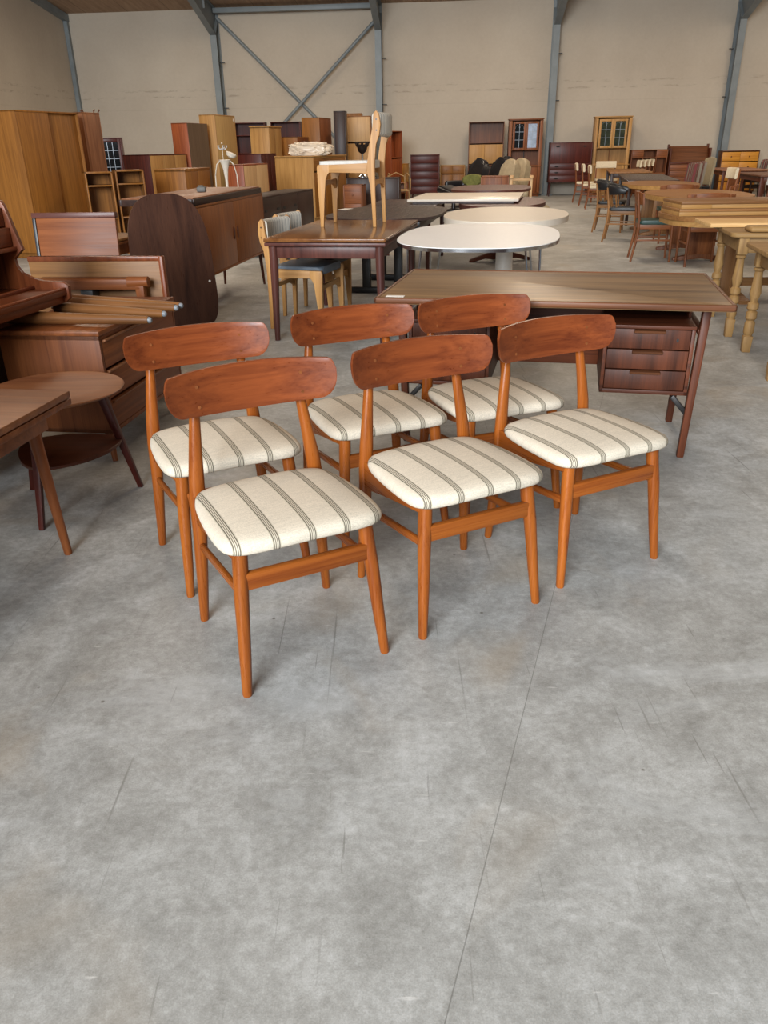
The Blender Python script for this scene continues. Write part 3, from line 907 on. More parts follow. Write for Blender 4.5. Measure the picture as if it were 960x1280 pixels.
cabinet('shelf_unit', 'open teak shelf unit beside the tall wardrobe', 'shelf', (-3.87, 11.75, 0), 24, .36, .36, 1.085, 'wardrobe', (), ('plinth', .05), shelves=(.42, .83), back='leaf', group='pair of open shelf units')
cabinet('shelf_unit', 'second open teak shelf unit, the one farther from the wardrobe', 'shelf', (-3.50, 11.93, 0), 24, .38, .36, 1.10, 'wardrobe', (), ('plinth', .05), shelves=(.42, .83), back='leaf', group='pair of open shelf units')
cabinet('display_cabinet', 'dark glazed cabinet with leaded panes behind the shelf units', 'cabinet', (-5.42, 17.4, 0), 12, .56, .42, 1.59, 'mahogany',
        [('glass_door', 0, 1, 0, 1, GLASS_DARK, 'mahogany', (4, 9))], ('plinth', .06), shelves=(.33, .66))
cabinet('linen_cabinet', 'cabinet with dark red side and light oak front behind the shelf units', 'cabinet', (-4.07, 15.78, 0), H, 1.48, .51, 1.28, 'oak', faces(3), ('plinth', .06), side='mahogany')
cabinet('storage_chest', 'low light oak cabinet behind the framed tabletop', 'cabinet', (-3.04, 13.29, 0), H, .89, .50, 1.06, 'wardrobe', faces(2), ('plinth', .06), over=.008)
cabinet('wardrobe', 'tall red-brown cabinet showing its grey-brown back board', 'wardrobe', (-3.65, 16.98, 0), H + 180, .91, .33, 1.81, 'teak_red', faces(2), ('plinth', .06), back='greybrown')
cabinet('wardrobe', 'tallest light oak wardrobe in front of the left steel column', 'wardrobe', (-3.29, 18.05, 0), H, 1.04, .34, 1.98, 'oak', faces(1), ('plinth', .06), frontwood='oak_pale')
m = MB(); m.tube([(.44, -.1702, 1.90), (.44, -.1735, 1.90)], [.03, .03], 12)
m.build('price_sticker', WHITE, bpy.data.objects['wardrobe.002'])
cabinet('bookcase', 'dark open bookcase right of the tallest oak wardrobe', 'bookcase', (-3.30, 22.8, 0), -5, .80, .32, 1.97, 'mahogany', (), ('plinth', .06), shelves=(.3, .62, .84), dividers=((.55, 0, .3),))
cabinet('bookcase', 'dark open bookcase half hidden behind the pine cabinet', 'bookcase', (-2.38, 23.0, 0), -8, .80, .32, 1.98, 'mahogany', (), ('plinth', .06), shelves=(.3, .62))
cabinet('pine_cabinet', 'pine cabinet with cornice in front of the dark bookcases', 'cabinet', (-2.49, 19.43, 0), H, .79, .44, 1.77, 'oak', faces(2), ('plinth', .06), over=.03)
cabinet('plain_cabinet', 'plain teak cabinet behind the wrapped white bundle', 'cabinet', (-1.96, 20.40, 0), H, .85, .44, 1.58, 'oak', faces(2), ('plinth', .06), side='wardrobe', frontwood='chest')
cabinet('wardrobe', 'tall teak box cabinet below the crossing braces', 'wardrobe', (-1.47, 21.3, 0), H, 1.00, .44, 2.00, 'wardrobe', faces(1), ('plinth', .06), frontwood='chest')
cabinet('sideboard', 'dark mahogany sideboard end behind the striped wooden box', 'sideboard', (-2.50, 17.85, 0), H, .9, .50, 1.25, 'mahogany', faces(3), ('legs', .12))
cabinet('bedside_cabinet', 'low brown cabinet with light striped front behind the dark sideboard', 'cabinet', (-2.19, 14.39, 0), H, 1.14, .30, 1.11, 'oak_light', faces(2), ('plinth', .06), side='teak_red')
cabinet('sideboard', 'dark stained sideboard with round finger holes along the aisle', 'sideboard', (-1.50, 12.16, 0), H, 2.27, .46, .755, 'wenge',
        [('drawer', 0, .33, .5, 1, 'holes'), ('drawer', 0, .33, 0, .5, 'holes'), ('drawer', .33, .66, .5, 1, 'holes'), ('drawer', .33, .66, 0, .5, 'holes'), ('door', .66, 1, 0, 1, None)], ('square', .08), side='wenge')
cabinet('oak_sideboard', 'wide light oak cabinet carrying the white wrapped bundle', 'cabinet', (-1.34, 17.31, 0), 65, 1.38, .86, 1.18, 'oak',
        [('drawer', 0, .5, .78, 1, 'knob'), ('drawer', .5, 1, .78, 1, 'knob'), ('door', 0, .33, 0, .76, 'knob'), ('door', .33, .66, 0, .76, 'knob'), ('door', .66, 1, 0, .76, 'knob')], ('plinth', .07), over=.02, frontwood='wardrobe')
def bundle():
    m = MB()
    bmesh.ops.create_icosphere(m.bm, subdivisions=5, radius=1.0)
    from mathutils import noise as nz
    for v in m.bm.verts:
        p = v.co.copy()
        q = Vector([math.copysign(abs(c) ** .62, c) for c in p])
        n = nz.noise(p * 2.2) * .16 + nz.noise(p * 5) * .12 - abs(nz.noise(p * 7)) * .16 + nz.noise(p * 13) * .06
        q = q * (1 + n)
        v.co = Vector((q.x * .42, q.y * .24, max(q.z, -.8) * .135 + .11))
    m.bm.verts.ensure_lookup_table()
    zmin = min(v.co.z for v in m.bm.verts)
    o = m.build('wrapped_cushion', P('white_plastic_wrap', 'dccdb9', .35, 0, .6, .12, 9, .2), None, 35)
    o.location = (-1.32, 16.95, 1.203 - zmin); o.rotation_euler = (0, 0, R(-4))
    tag(o, 'bundle wrapped in crinkled white plastic on the wide oak cabinet', 'bundle')
bundle()
def white_lamp():
    t = thing('flower_lamp', 'white trumpet shaped lamp stand with curved wires beside the striped box', 'lamp', (-2.12, 11.9, .0), 0)
    wm = P('ivory_enamel', 'd8cdbd', .3, 0, .5, .03)
    m = MB(); m.lathe([(.10, 0), (.10, .02), (.03, .05), (.016, .3), (.016, .75), (.02, .95), (.035, 1.08), (.06, 1.16), (.085, 1.20), (.08, 1.205), (.03, 1.19)], 18); m.build('stem', wm, t)
    for s in (-1, 1):
        m = MB(); m.tube([(s * .06, 0, 1.20), (s * .12, 0, 1.14), (s * .15, 0, 1.0), (s * .155, 0, .8), (s * .14, 0, .4), (s * .06, 0, .03)], .008, 8); m.build('wire_arm', wm, t)
    m = MB(); m.M = Matrix.Translation((.075, 0, 1.225)) @ Matrix.Rotation(R(25), 4, 'Y')
    m.lathe([(.02, 0), (.06, .02), (.075, .06), (.06, .07), (.03, .04)], 14); m.build('flower_cup', wm, t)
    m = MB(); m.tube([(-.02, 0, 1.19), (-.02, 0, 1.37)], .003, 6); m.build('rod', wm, t)
    for k in range(5):
        a = 2 * PI * k / 5; c, s = math.cos(a), math.sin(a)
        m = MB(); m.tube([(-.02, 0, 1.345), (-.02 + c * .04, s * .04, 1.335), (-.02 + c * .06, s * .06, 1.36), (-.02 + c * .06, s * .06, 1.385)], [.006, .007, .008, .010], 8); m.build('glass_arm', P('crystal', 'c8c4c0', .1, 0, .8), t)
    m = MB(); m.lathe([(.004, -.012), (.012, 0), (.004, .012)], 10, (-.02, 0, 1.41)); m.build('finial', wm, t)
white_lamp()

# ------------------------------------------------------------------ far middle
cabinet('corner_shelf', 'tall narrow dark cabinet end left of the padded chair on the table', 'cabinet', (-.845, 20.3, 0), -4, .27, .42, 2.10, 'wenge', faces(1), ('plinth', .06))
cabinet('wall_cabinet', 'cabinet with a pale lit upper front behind the padded chair', 'cabinet', (-.44, 21.2, 0), -4, .60, .36, 2.02, 'oak_light',
        [('door', 0, 1, .72, 1, None, 'oak_light'), ('door', 0, 1, 0, .70, None, 'oak')], ('plinth', .06), side='wardrobe')
cabinet('tall_cabinet', 'light teak cabinet peeping over the pale front', 'cabinet', (-.58, 22.3, 0), -4, .42, .36, 2.12, 'wardrobe', faces(1), ('plinth', .06))
cabinet('media_cabinet', 'black low cabinet below the dark crowned ornament', 'cabinet', (-.08, 17.2, 0), -6, 1.06, .44, .775, 'wenge', faces(2), ('plinth', .05))
cabinet('chest_of_drawers', 'small brown chest in front of the black cabinet', 'chest', (-.44, 15.9, 0), -10, .36, .40, .70, 'teak', [('drawer', 0, 1, 0, .5, 'knob'), ('drawer', 0, 1, .5, 1, 'knob')], ('plinth', .05))
def crown():
    t = thing('ornament_vase', 'dark vase with a spiky crown on a chrome base on the black cabinet', 'ornament', (-.30, 17.15, .777), 0)
    m = MB(); m.lathe([(.10, 0), (.10, .02), (.05, .06), (.025, .12), (.02, .42), (.03, .44)], 16); m.build('base', CHROME, t)
    dm = P('dark_bronze', '2a211d', .4, .5)
    m = MB(); m.lathe([(.03, .44), (.08, .48), (.10, .54), (.11, .60), (.09, .61), (.05, .58)], 18); m.build('cup', dm, t)
    for k in range(8):
        a = 2 * PI * k / 8; c, s = math.cos(a), math.sin(a)
        m = MB(); m.tube([(c * .09, s * .09, .57), (c * .12, s * .12, .62), (c * .155, s * .155, .655)], [.028, .022, .003], 6); m.build('spike', dm, t)
crown()
cabinet('bookcase', 'reddish narrow shelf cabinet behind the padded chair', 'bookcase', (.40, 22.6, 0), 60, .60, .26, 1.71, 'teak_red', [('door', 0, 1, 0, .60, None)], ('plinth', .06), shelves=(.62,))
cabinet('side_cabinet', 'low teak side cabinet under the rattan armchair loops', 'cabinet', (.46, 20.4, 0), -6, .52, .40, .56, 'teak', (), ('square', .10), shelves=(.5,))
def rattan():
    t = thing('rattan_chair', 'rattan armchair with looped arms by the reddish shelf cabinet', 'chair', (.47, 19.6, 0), 10)
    rm = P('rattan_cane', 'a5835a', .6, 0, .3, .1)
    m = MB(); m.prism(roundrect(-.24, .24, -.22, .22, .05), 'z', .40, .43, .01); m.build('seat', rm, t)
    for sx in (-1, 1):
        for sy in (-1, 1):
            m = MB(); m.tube([(sx * .22, sy * .2, 0), (sx * .21, sy * .19, .41)], .013, 8); m.build('leg', rm, t)
        m = MB(); m.tube([(sx * .22 + .02, -.2, .42), (sx * .23 + .02, -.2, .66), (sx * .22, -.12, .76), (sx * .21, .06, .78), (sx * .20, .18, .74), (sx * .2, .22, .43)], .013, 8); m.build('arm_loop', rm, t)
    m = MB(); m.tube([(-.2, .22, .43), (-.2, .24, .70), (0, .25, .79), (.2, .24, .70), (.2, .22, .43)], .013, 8); m.build('back_loop', rm, t)
rattan()
cabinet('pine_cabinet', 'low orange pine cabinet left of the dark five drawer chest', 'cabinet', (.68, 24.1, 0), -5, .40, .40, .905, 'pine_orange', faces(1), ('plinth', .05))
cabinet('chest_of_drawers', 'dark mahogany chest with five drawers against the far wall', 'chest', (1.32, 23.7, 0), -5, .80, .42, 1.13, 'mahogany', [('drawer', 0, 1, k / 5, (k + 1) / 5, 'grip') for k in range(5)], ('legs', .12))
cabinet('pine_cabinet', 'low pine cupboard between the dark chest and the black recliners', 'cabinet', (2.14, 24.3, 0), -5, .70, .40, .84, 'oak', [('door', 0, .5, 0, .7, 'knob'), ('door', .5, 1, 0, .7, 'knob'), ('drawer', 0, .5, .72, 1, 'knob'), ('drawer', .5, 1, .72, 1, 'knob')], ('plinth', .06), frontwood='wardrobe')
cabinet('bookcase', 'tall teak bookcase with sliding doors in the middle, behind the recliners', 'bookcase', (3.04, 24.1, 0), -5, .97, .36, 1.92, 'walnut',
        [('sliding_door', 0, .46, .43, .70, None, 'oak'), ('sliding_door', .46, 1, .43, .70, None, 'oak')], ('plinth', .06), shelves=(.41, .715, .2))
GREEN_GLASS = P('stained_glass', '2f3320', .08, 0, .8, .5, 6)
REFLECTION_GLASS = P('glass_painted_reflection', 'c3d3ec', .08, .4, .9, .2, 8)  # pale blue base colour stands in for daylight reflected in the pane
def corner_cab(loc, rot, label, wood, gl, gr, w=.92, h=1.95):
    t = cabinet('corner_cabinet', label, 'cabinet', loc, rot, w, .42, h, wood,
                [('glass_door', .10, .5, .60, .985, gl, wood, (2, 3)), ('glass_door', .5, .90, .60, .985, gr, wood, (2, 3)),
                 ('door', .08, .5, 0, .37, 'knob'), ('door', .5, .92, 0, .37, 'knob')], ('plinth', .07), shelves=(.39, .60, .78), over=.02)
    # canted side boards and the waist board
    for s in (-1, 1):
        m = MB(); m.box((s * (w / 2 - .022), -.215, .10), (s * (w / 2 - .085), -.196, h - .03), .003); m.build('stile', W(wood, 'z'), t)
    m = MB(); m.box((-w / 2 - .03, -.235, .775), (w / 2 + .03, .0, .80), .004); m.build('waist_board', W(wood, 'x'), t)
    m = MB(); m.box((-.01, .10, .81), (.01, .17, 1.17), 0); m.build('corner_post', W('wenge' if wood == 'teak' else 'wardrobe', 'z'), t)
    return t
corner_cab((4.10, 23.95, 0), -5, 'reddish corner cabinet whose right glass door shows a painted reflection, left of the third column', 'teak', GLASS_DARK, REFLECTION_GLASS)
corner_cab((6.47, 23.85, 0), -7, 'light oak corner cabinet with two dark green leaded doors', 'oak', GREEN_GLASS, GREEN_GLASS, .98, 1.97)
cabinet('bureau', 'wide dark red bureau with drop flap and three drawers beside the third column', 'bureau', (5.33, 23.72, 0), -5, 1.14, .42, 1.37, 'mahogany',
        [('flap', 0, 1, .48, 1, 'holes'), ('drawer', 0, 1, .32, .48, 'holes'), ('drawer', 0, 1, .16, .32, 'holes'), ('drawer', 0, 1, 0, .16, 'holes')], ('legs', .36), frontwood='mahogany')
cabinet('niche_dresser', 'low teak dresser top with open niches between oak corner cabinet and slanted secretary', 'dresser', (7.56, 23.9, 0), -5, .98, .36, 1.15, 'teak',
        [('drawer', 0, .33, .82, 1, None), ('drawer', .70, 1, .82, 1, None), ('door', 0, .5, 0, .45, None), ('door', .5, 1, 0, .45, None)], ('plinth', .05), shelves=(.46, .81), dividers=((.33, .46, .98), (.70, .46, .98)), frontwood='teak')
def slanted():
    t = thing('slant_front_desk', 'teak secretary with slanting flap and tall side posts behind the red striped chairs', 'desk', (8.64, 23.75, 0), -5)
    for s in (-1, 1):
        m = MB(); m.box((s * .53 - .02, -.20, 0), (s * .53 + .02, .22, 1.17), .004); m.box((s * .53 - .022, .10, 1.15), (s * .53 + .022, .2, 1.27), .006); m.build('side_panel', W('teak_dark', 'z'), t)
    m = MB(); m.prism([(-.17, .82), (-.15, .82), (.12, 1.22), (.10, 1.22)], 'x', -.51, .51, .003); m.build('flap', W('walnut', 'x'), t)
    m = MB(); m.box((-.51, -.19, .775), (.51, .2, .81), .003); m.box((-.51, .18, .10), (.51, .2, 1.2), .003); m.build('case', W('teak_dark', 'x'), t)
    for k in range(4):
        m = MB(); m.box((-.505, -.19, .12 + k * .162), (.505, -.17, .275 + k * .162), .003); d = m.build('drawer', W('teak', 'x'), t)
        m = MB(); m.box((-.06, -.205, .26 + k * .162), (.06, -.19, .27 + k * .162), .003); m.build('handle', W('teak_dark', 'x'), d)
slanted()
cabinet('chest_of_drawers', 'orange pine chest with small knobbed drawers right of the fourth column', 'chest', (9.88, 23.4, 0), -8, .98, .42, 1.09, 'pine_orange',
        [('drawer', i / 2, (i + 1) / 2, .01 + j * .248, .24 + j * .248, 'knob') for i in range(2) for j in range(4)], ('plinth', .05), side='walnut', legwood='teak_dark')
def picture():
    t = thing('framed_picture', 'framed seascape picture standing at the right edge beside the pine drawers', 'picture', (10.72, 22.45, .0), -8)
    cabinet_h = .78
    m = MB(); m.box((-.30, -.02, cabinet_h), (-.25, .02, 1.33), .005); m.box((.25, -.02, cabinet_h), (.30, .02, 1.33), .005); m.box((-.25, -.02, 1.28), (.25, .02, 1.33), .005); m.box((-.25, -.02, cabinet_h), (.25, .02, cabinet_h + .05), .005)
    m.build('frame', W('oak', 'x'), t)
    m = MB(); m.box((-.25, -.005, cabinet_h + .05), (.25, .01, 1.28), 0); m.build('canvas', P('seascape', '5a7a78', .6, 0, .3, .5, 5), t)
picture()
cabinet('side_cabinet', 'dark cabinet carrying the framed picture at the right edge', 'cabinet', (10.80, 22.5, 0), -8, .70, .38, .775, 'teak_dark', faces(2), ('plinth', .05))

def recliner(label, loc, rot, mat, s=1.0, name='recliner', arms=True):
    t = thing(name, label, 'armchair', loc, rot, 'recliner chairs in front of the tall bookcase')
    m = MB(); m.box((-.30 * s, -.34, .22), (.30 * s, .28, .44), .07, 4); m.build('seat_cushion', mat, t)
    m = MB(); m.M = Matrix.Translation((0, .26, .36)) @ Matrix.Rotation(R(-18), 4, 'X')
    pts = [(-.26 * s, 0), (-.29 * s, .25), (-.27 * s, .50), (-.19 * s, .66), (0, .71), (.19 * s, .66), (.27 * s, .50), (.29 * s, .25), (.26 * s, 0)]
    m.prism(smoothloop(pts, 3), 'y', -.10, .10, .06, 4); m.build('backrest', mat, t)
    if arms:
        for sx in (-1, 1):
            m = MB(); m.M = Matrix.Translation((sx * .35 * s, -.02, .0)); m.box((-.055, -.30, .30), (.055, .30, .58), .05, 4); m.build('armrest', mat, t)
    m = MB(); m.lathe([(.30, 0), (.30, .02), (.26, .035), (.05, .06), (.04, .22)], 20); m.build('base', BLACK, t)
    return t
LEATHER = P('black_leather', '17161a', .32, 0, .5, .3, 18, .2)
LEATHB = P('beige_leather', '9a8a6f', .45, 0, .4, .15, 14, .2)
recliner('left black leather recliner beside the pine cupboard', (2.05, 20.0, 0), -62, LEATHER)
recliner('right black leather recliner, next to the beige ones', (2.72, 21.0, 0), -60, LEATHER)
recliner('front beige leather recliner before the tall bookcase', (2.68, 18.9, 0), -50, LEATHB, .78)
recliner('rear beige leather recliner before the tall bookcase', (3.10, 19.9, 0), -48, LEATHB, .78)
recliner('black leather armchair behind the beige recliners', (3.25, 22.4, 0), -30, LEATHER)
def footstool():
    t = thing('footstool', 'black leather footstool in front of the black recliners', 'footstool', (1.70, 18.9, 0), -50)
    m = MB(); m.M = Matrix.Translation((0, 0, .38)) @ Matrix.Rotation(R(14), 4, 'Y'); m.box((-.34, -.24, -.08), (.34, .24, .08), .06, 4); m.build('cushion', LEATHER, t)
    m = MB(); m.lathe([(.24, 0), (.24, .02), (.05, .05), (.035, .30)], 18); m.build('base', BLACK, t)
footstool()
GREENC = P('olive_cushion', '6a6a3a', .85, 0, .2, .25, 20)
cabinet('bench_cabinet', 'low open brown cabinet in front of the beige recliners', 'cabinet', (2.30, 16.6, 0), -10, .54, .40, .785, 'teak', faces(1), ('plinth', .05))
def sofa():
    t = thing('wooden_sofa', 'light wooden sofa frame with beige cushions beside the brown low cabinet', 'sofa', (2.80, 16.5, 0), -10)
    ow = W('oak_light', 'x')
    for sx in (-1, 1):
        for sy in (-1, 1):
            m = MB(); m.taper((sx * .19, sy * .30, 0), (sx * .19, sy * .30, .74), (.02, .02), (.025, .025), .004); m.build('leg', W('oak_light', 'z'), t)
        m = MB(); m.box((sx * .19 - .035, -.36, .74), (sx * .19 + .035, .36, .78), .01, 3); m.build('armrest', ow, t)
    m = MB(); m.box((-.19, -.31, .30), (.19, -.28, .38), .004); m.box((-.19, .28, .30), (.19, .31, .38), .004); m.box((-.19, -.32, .70), (.19, -.29, .74), .004); m.build('seat_rail', ow, t)
    m = MB(); m.box((-.15, -.30, .385), (.15, .30, .52), .05, 4); m.build('seat_cushion', LEATHB, t)
sofa()
m = MB(); m.M = Matrix.Translation((1.92, 17.1, .70)) @ Matrix.Rotation(R(-12), 4, 'Z')
m.prism(superell(.20, .10, 2.6, 28), 'y', -.17, .17, .05, 3)
cabinet('stool_box', 'low box stool under the olive green cushion', 'stool', (1.92, 17.1, 0), -12, .42, .38, .60, 'teak_dark', faces(1), ('plinth', .04))
tag(m.build('seat_cushion_loose', GREENC), 'olive green round cushion lying before the beige recliners', 'cushion')
m = MB(); m.M = Matrix.Translation((3.15, 16.2, .0)); m.tube([(-.05, -.45, .16), (-.04, -.42, .16), (.02, .3, .16), (.02, .34, .16)], [.10, .15, .15, .10], 18)
tag(m.build('bolster', LEATHB), 'beige rolled bolster lying on the floor right of the wooden sofa', 'bolster')

# ------------------------------------------------------------------ padded oak chairs
BACKCLOTH = stripes('blue_grey_striped_cloth', 'cfc8bb', [(0, .0035, '5b646a'), (.011, .002, '8b9090'), (-.011, .002, '6f777a')], .034, .004, 0, .9)
GREYBLUE = P('grey_blue_leather', '5b646e', .5, 0, .4, .12, 25)
DKGREY = P('dark_grey_leather', '3a3936', .5, 0, .4, .12, 25)
OAKZ, OAKX, OAKY = W('beech', 'z'), W('beech', 'x'), W('beech', 'y')
def padded_chair(label, loc, rot, seatmat):
    t = thing('padded_chair', label, 'chair', loc, rot, 'padded oak chairs at the brown dining table')
    for s in (-1, 1):
        x = s * .235
        m = MB()
        m.prism([(.200, 0), (.227, 0), (.222, .25), (.222, .40), (.222, .47), (.232, .60), (.262, .66), (.275, .74), (.262, .815), (.242, .835), (.222, .82), (.212, .72), (.198, .66), (.178, .55), (.165, .47), (.160, .42), (.168, .40), (.186, .30)],
                'x', x - .016, x + .016, .004)
        p = m.build('rear_leg', OAKZ, t)
        for z in (.70, .775):
            m = MB(); m.tube([(x + s * .0155, .243, z), (x + s * .0175, .243, z)], .006, 10); m.build('screw', BLACK, p)
        m = MB()
        m.prism([(-.232, 0), (-.206, 0), (-.192, .20), (-.178, .36), (-.16, .395), (-.14, .405), (-.14, .462), (-.235, .462), (-.242, .44), (-.238, .30)], 'x', x - .016, x + .016, .004)
        m.build('front_leg', OAKZ, t)
        m = MB(); m.prism([(-.142, .403), (.12, .403), (.165, .385), (.165, .47), (-.142, .462)], 'x', x - .015, x + .015, .003); m.build('side_rail', OAKY, t)
    for y, nm in ((-.205, 'front_rail'), (.205, 'back_rail')):
        m = MB(); m.prism([(-.22, .27), (-.22, .352), (-.17, .345), (.17, .345), (.22, .352), (.22, .27), (.17, .30), (.10, .312), (-.10, .312), (-.17, .30)], 'y', y - .011, y + .011, .002)
        m.build(nm, OAKX, t)
    m = MB(); m.prism(roundrect(-.218, .218, -.235, .19, .04), 'z', .43, .487, .018, 4); m.build('seat', seatmat, t)
    vs = []; fs = []; nu, nv = 10, 16
    m = MB()
    sec = roundrect(-.03, .035, .655, .825, .03, 4)
    rings = []
    for i in range(nu + 1):
        u = -1 + 2 * i / nu
        k = .05 * (1 - u * u)
        rings.append([(u * .218, .235 + y + k, z) for y, z in sec])
    n = len(sec)
    vs = [p for r in rings for p in r]
    fs = [tuple(range(n)), tuple(reversed(range(nu * n, nu * n + n)))]
    for i in range(nu):
        for k in range(n): fs.append((i * n + k, (i + 1) * n + k, (i + 1) * n + (k + 1) % n, i * n + (k + 1) % n))
    m.raw(vs, fs); m.build('back_pad', BACKCLOTH, t, 60)
    return t
STRIPSEAT = P('pale_grey_cloth', 'cbc8c2', .85, 0, .2, .08, 40)
padded_chair('light oak padded chair standing on top of the brown dining table', (-.20, 6.94, .7405), -100, STRIPSEAT)
padded_chair('nearer padded oak chair with grey blue seat pushed under the brown table', (-.60, 6.55, 0), 72, GREYBLUE)
padded_chair('farther padded oak chair with dark seat pushed under the brown table', (-.555, 7.07, 0), 72, DKGREY)

def rect_table(name, label, loc, rot, w, d, h, top, legm, t_=.03, leaf=True, r=.025, square=False, group=None, apron=.085, inset=.055):
    t = thing(name, label, 'table', loc, rot, group)
    m = MB(); m.prism(roundrect(-w / 2, w / 2, -d / 2, d / 2, .012, 3), 'z', h - t_, h, .006, 3); m.build('table_top', top, t)
    if leaf:
        m = MB(); m.box((-w / 2 + .004, -d / 2 + .004, h - 2 * t_ - .003), (w / 2 - .004, d / 2 - .004, h - t_ - .003), .006); m.build('extension_leaf', legm, t)
    zt = h - (2 * t_ + .003 if leaf else t_)
    a, b = w / 2 - inset, d / 2 - inset
    m = MB()
    m.box((-a, -b - .01, zt - apron), (a, -b + .012, zt), .002); m.box((-a, b - .012, zt - apron), (a, b + .01, zt), .002)
    m.box((-a - .01, -b, zt - apron), (-a + .012, b, zt), .002); m.box((a - .012, -b, zt - apron), (a + .01, b, zt), .002)
    m.build('apron', legm, t)
    for sx in (-1, 1):
        for sy in (-1, 1):
            m = MB()
            if square: m.taper((sx * a, sy * b, 0), (sx * a, sy * b, zt), (r * .8, r * .8), (r, r), .004)
            else: m.tube([(sx * (a + .012), sy * (b + .012), 0), (sx * a, sy * b, zt - .1), (sx * a, sy * b, zt)], [r * .62, r, r], 14)
            m.build('leg', legm, t)
    return t
rect_table('dining_table', 'brown dining table carrying an upright oak chair', (-.245, 6.60, 0), -11, .90, 1.56, .74, W('table_brown', 'y', .6), W('plum', 'z'), .026, r=.032)

def oval_table(name, label, loc, rot, w, d, h, top, edge, n=2.3, t_=.025, thick_rim=0, group=None):
    t = thing(name, label, 'table', loc, rot, group)
    m = MB(); m.prism(superell(w / 2, d / 2, n, 72), 'z', h - t_, h, .003); m.build('table_top', top, t)
    m = MB(); pts = superell(w / 2 + .002, d / 2 + .002, n, 72)
    m.prism(pts, 'z', h - t_ - .002 - thick_rim, h - .004, .004, 2); m.build('edge_band', edge, t)
    return t
def wood_trestle(t, y, h, wd, mat, foot=.62, th=.05):
    m = MB(); m.taper((0, y, .05), (0, y, h), (wd * .5, th / 2), (wd * .42, th / 2), .006); m.build('upright', mat, t)
    m = MB(); m.prism([(-foot / 2, 0), (-foot / 2, .03), (-.1, .075), (.1, .075), (foot / 2, .03), (foot / 2, 0), (foot / 2 - .08, 0), (0, .03), (-foot / 2 + .08, 0)], 'y', y - .04, y + .04, .004); m.build('foot', mat, t)

rect_table('lamp_table', 'small oak table between the leaning leaf and the dark oval tabletop', (-2.33, 6.75, 0), -8, .62, .62, .70, W('leaf', 'x'), W('teak', 'z'), .022, leaf=True, r=.02)
# black oval table on trestles, another dark table behind it
bo = thing('oval_dining_table', 'black oval table with trestle feet right behind the brown dining table', 'table', (.11, 8.42, 0), -11)
m = MB(); m.prism(superell(.56, .87, 3.2, 72), 'z', .705, .73, .008, 3); m.build('table_top', W('espresso', 'y', .5), bo)
for yy in (-.42, .42):
    m = MB(); m.box((-.20, yy - .03, .05), (-.12, yy + .03, .70), .004); m.box((.12, yy - .03, .05), (.20, yy + .03, .70), .004); m.build('upright', BLACK, bo)
    m = MB(); m.box((-.36, yy - .035, 0), (.36, yy + .035, .06), .008); m.build('foot', BLACK, bo)
m = MB(); m.box((-.42, -.75, .62), (.42, .75, .70), .006); m.build('apron', BLACK, bo)
m = MB(); m.M = Matrix.Translation((-.35, 8.9, .7305)) @ Matrix.Rotation(R(-20), 4, 'Z'); m.box((-.05, -.1, 0), (.05, .1, .002), 0)
tag(m.build('paper_sheet', WHITE), 'white paper slip lying on the black oval table', 'paper')
rect_table('dark_table', 'square edged dark red table behind the black oval table', (.34, 10.25, 0), -11, .84, 1.50, .70, W('espresso', 'y', .5), W('plum', 'z'), .03, leaf=False, square=True, r=.028)

# white oval tables
w1 = oval_table('oval_table', 'nearest white oval table with chrome edge and hairpin legs', (.755, 6.16, 0), -11, 1.17, 1.80, .72, WHITE_TOP, CHROME, 2.7)
for sx in (-1, 1):
    for sy in (-1, 1):
        x, y = sx * .40, sy * .62
        m = MB()
        for dx, dy in ((-.035, 0), (.035, 0)):
            m.tube([(x + sx * .05 + dx * .35, y + sy * .05 + dy, .004), (x + dx * 1.4, y + dy, .693)], .0085, 8)
        m.tube([(x + sx * .05 - .014, y + sy * .05, .006), (x + sx * .05 + .014, y + sy * .05, .006)], .0085, 8)
        m.build('hairpin_leg', CHROME, w1)
w2 = oval_table('pedestal_table', 'second white oval table with thick rim on a pale pedestal', (1.235, 8.05, 0), -11, 1.18, 1.90, .72, CREAM, CREAM, 2.2, .02, .028)
m = MB(); m.lathe([(.36, 0), (.36, .012), (.25, .035), (.12, .08), (.085, .20), (.08, .45), (.10, .60), (.16, .655)], 32); m.build('pedestal', WHITE, w2)
# white boxed top lying on a dark round table, dark oval behind
dr = thing('round_table', 'dark round pedestal table beneath the white board', 'table', (1.52, 10.25, 0), -11)
m = MB(); m.prism(superell(.52, 1.00, 2.1, 64), 'z', .655, .70, .012, 3); m.build('table_top', W('plum', 'y'), dr)
m = MB(); m.lathe([(.10, .06), (.075, .2), (.075, .655)], 24); m.build('pedestal', W('mahogany', 'z'), dr)
for a in (20, 110, 200, 290):
    m = MB(); m.M = Matrix.Rotation(R(a), 4, 'Z'); m.prism([(.05, .02), (.05, .13), (.12, .11), (.38, .035), (.40, 0), (.34, 0), (.2, .04)], 'y', -.03, .03, .006); m.build('foot', W('teak_dark', 'x'), dr)
wb = thing('white_board', 'white rectangular tabletop with raised edge lying on the dark round table', 'tabletop', (1.14, 10.6, .7015), -12)
m = MB(); m.box((-.66, -.72, .022), (.66, .72, .05), .006); m.build('board', CREAM, wb)
m = MB(); m.box((-.60, -.68, 0), (.60, -.65, .022), 0); m.box((-.60, .65, 0), (.60, .68, .022), 0); m.box((-.60, -.65, 0), (-.57, .65, .022), 0); m.box((.57, -.65, 0), (.60, .65, .022), 0); m.build('underframe', W('wenge', 'x'), wb)
do = thing('oval_coffee_table', 'dark oval table in front of the wooden sofa frame', 'table', (1.75, 13.0, 0), -11)
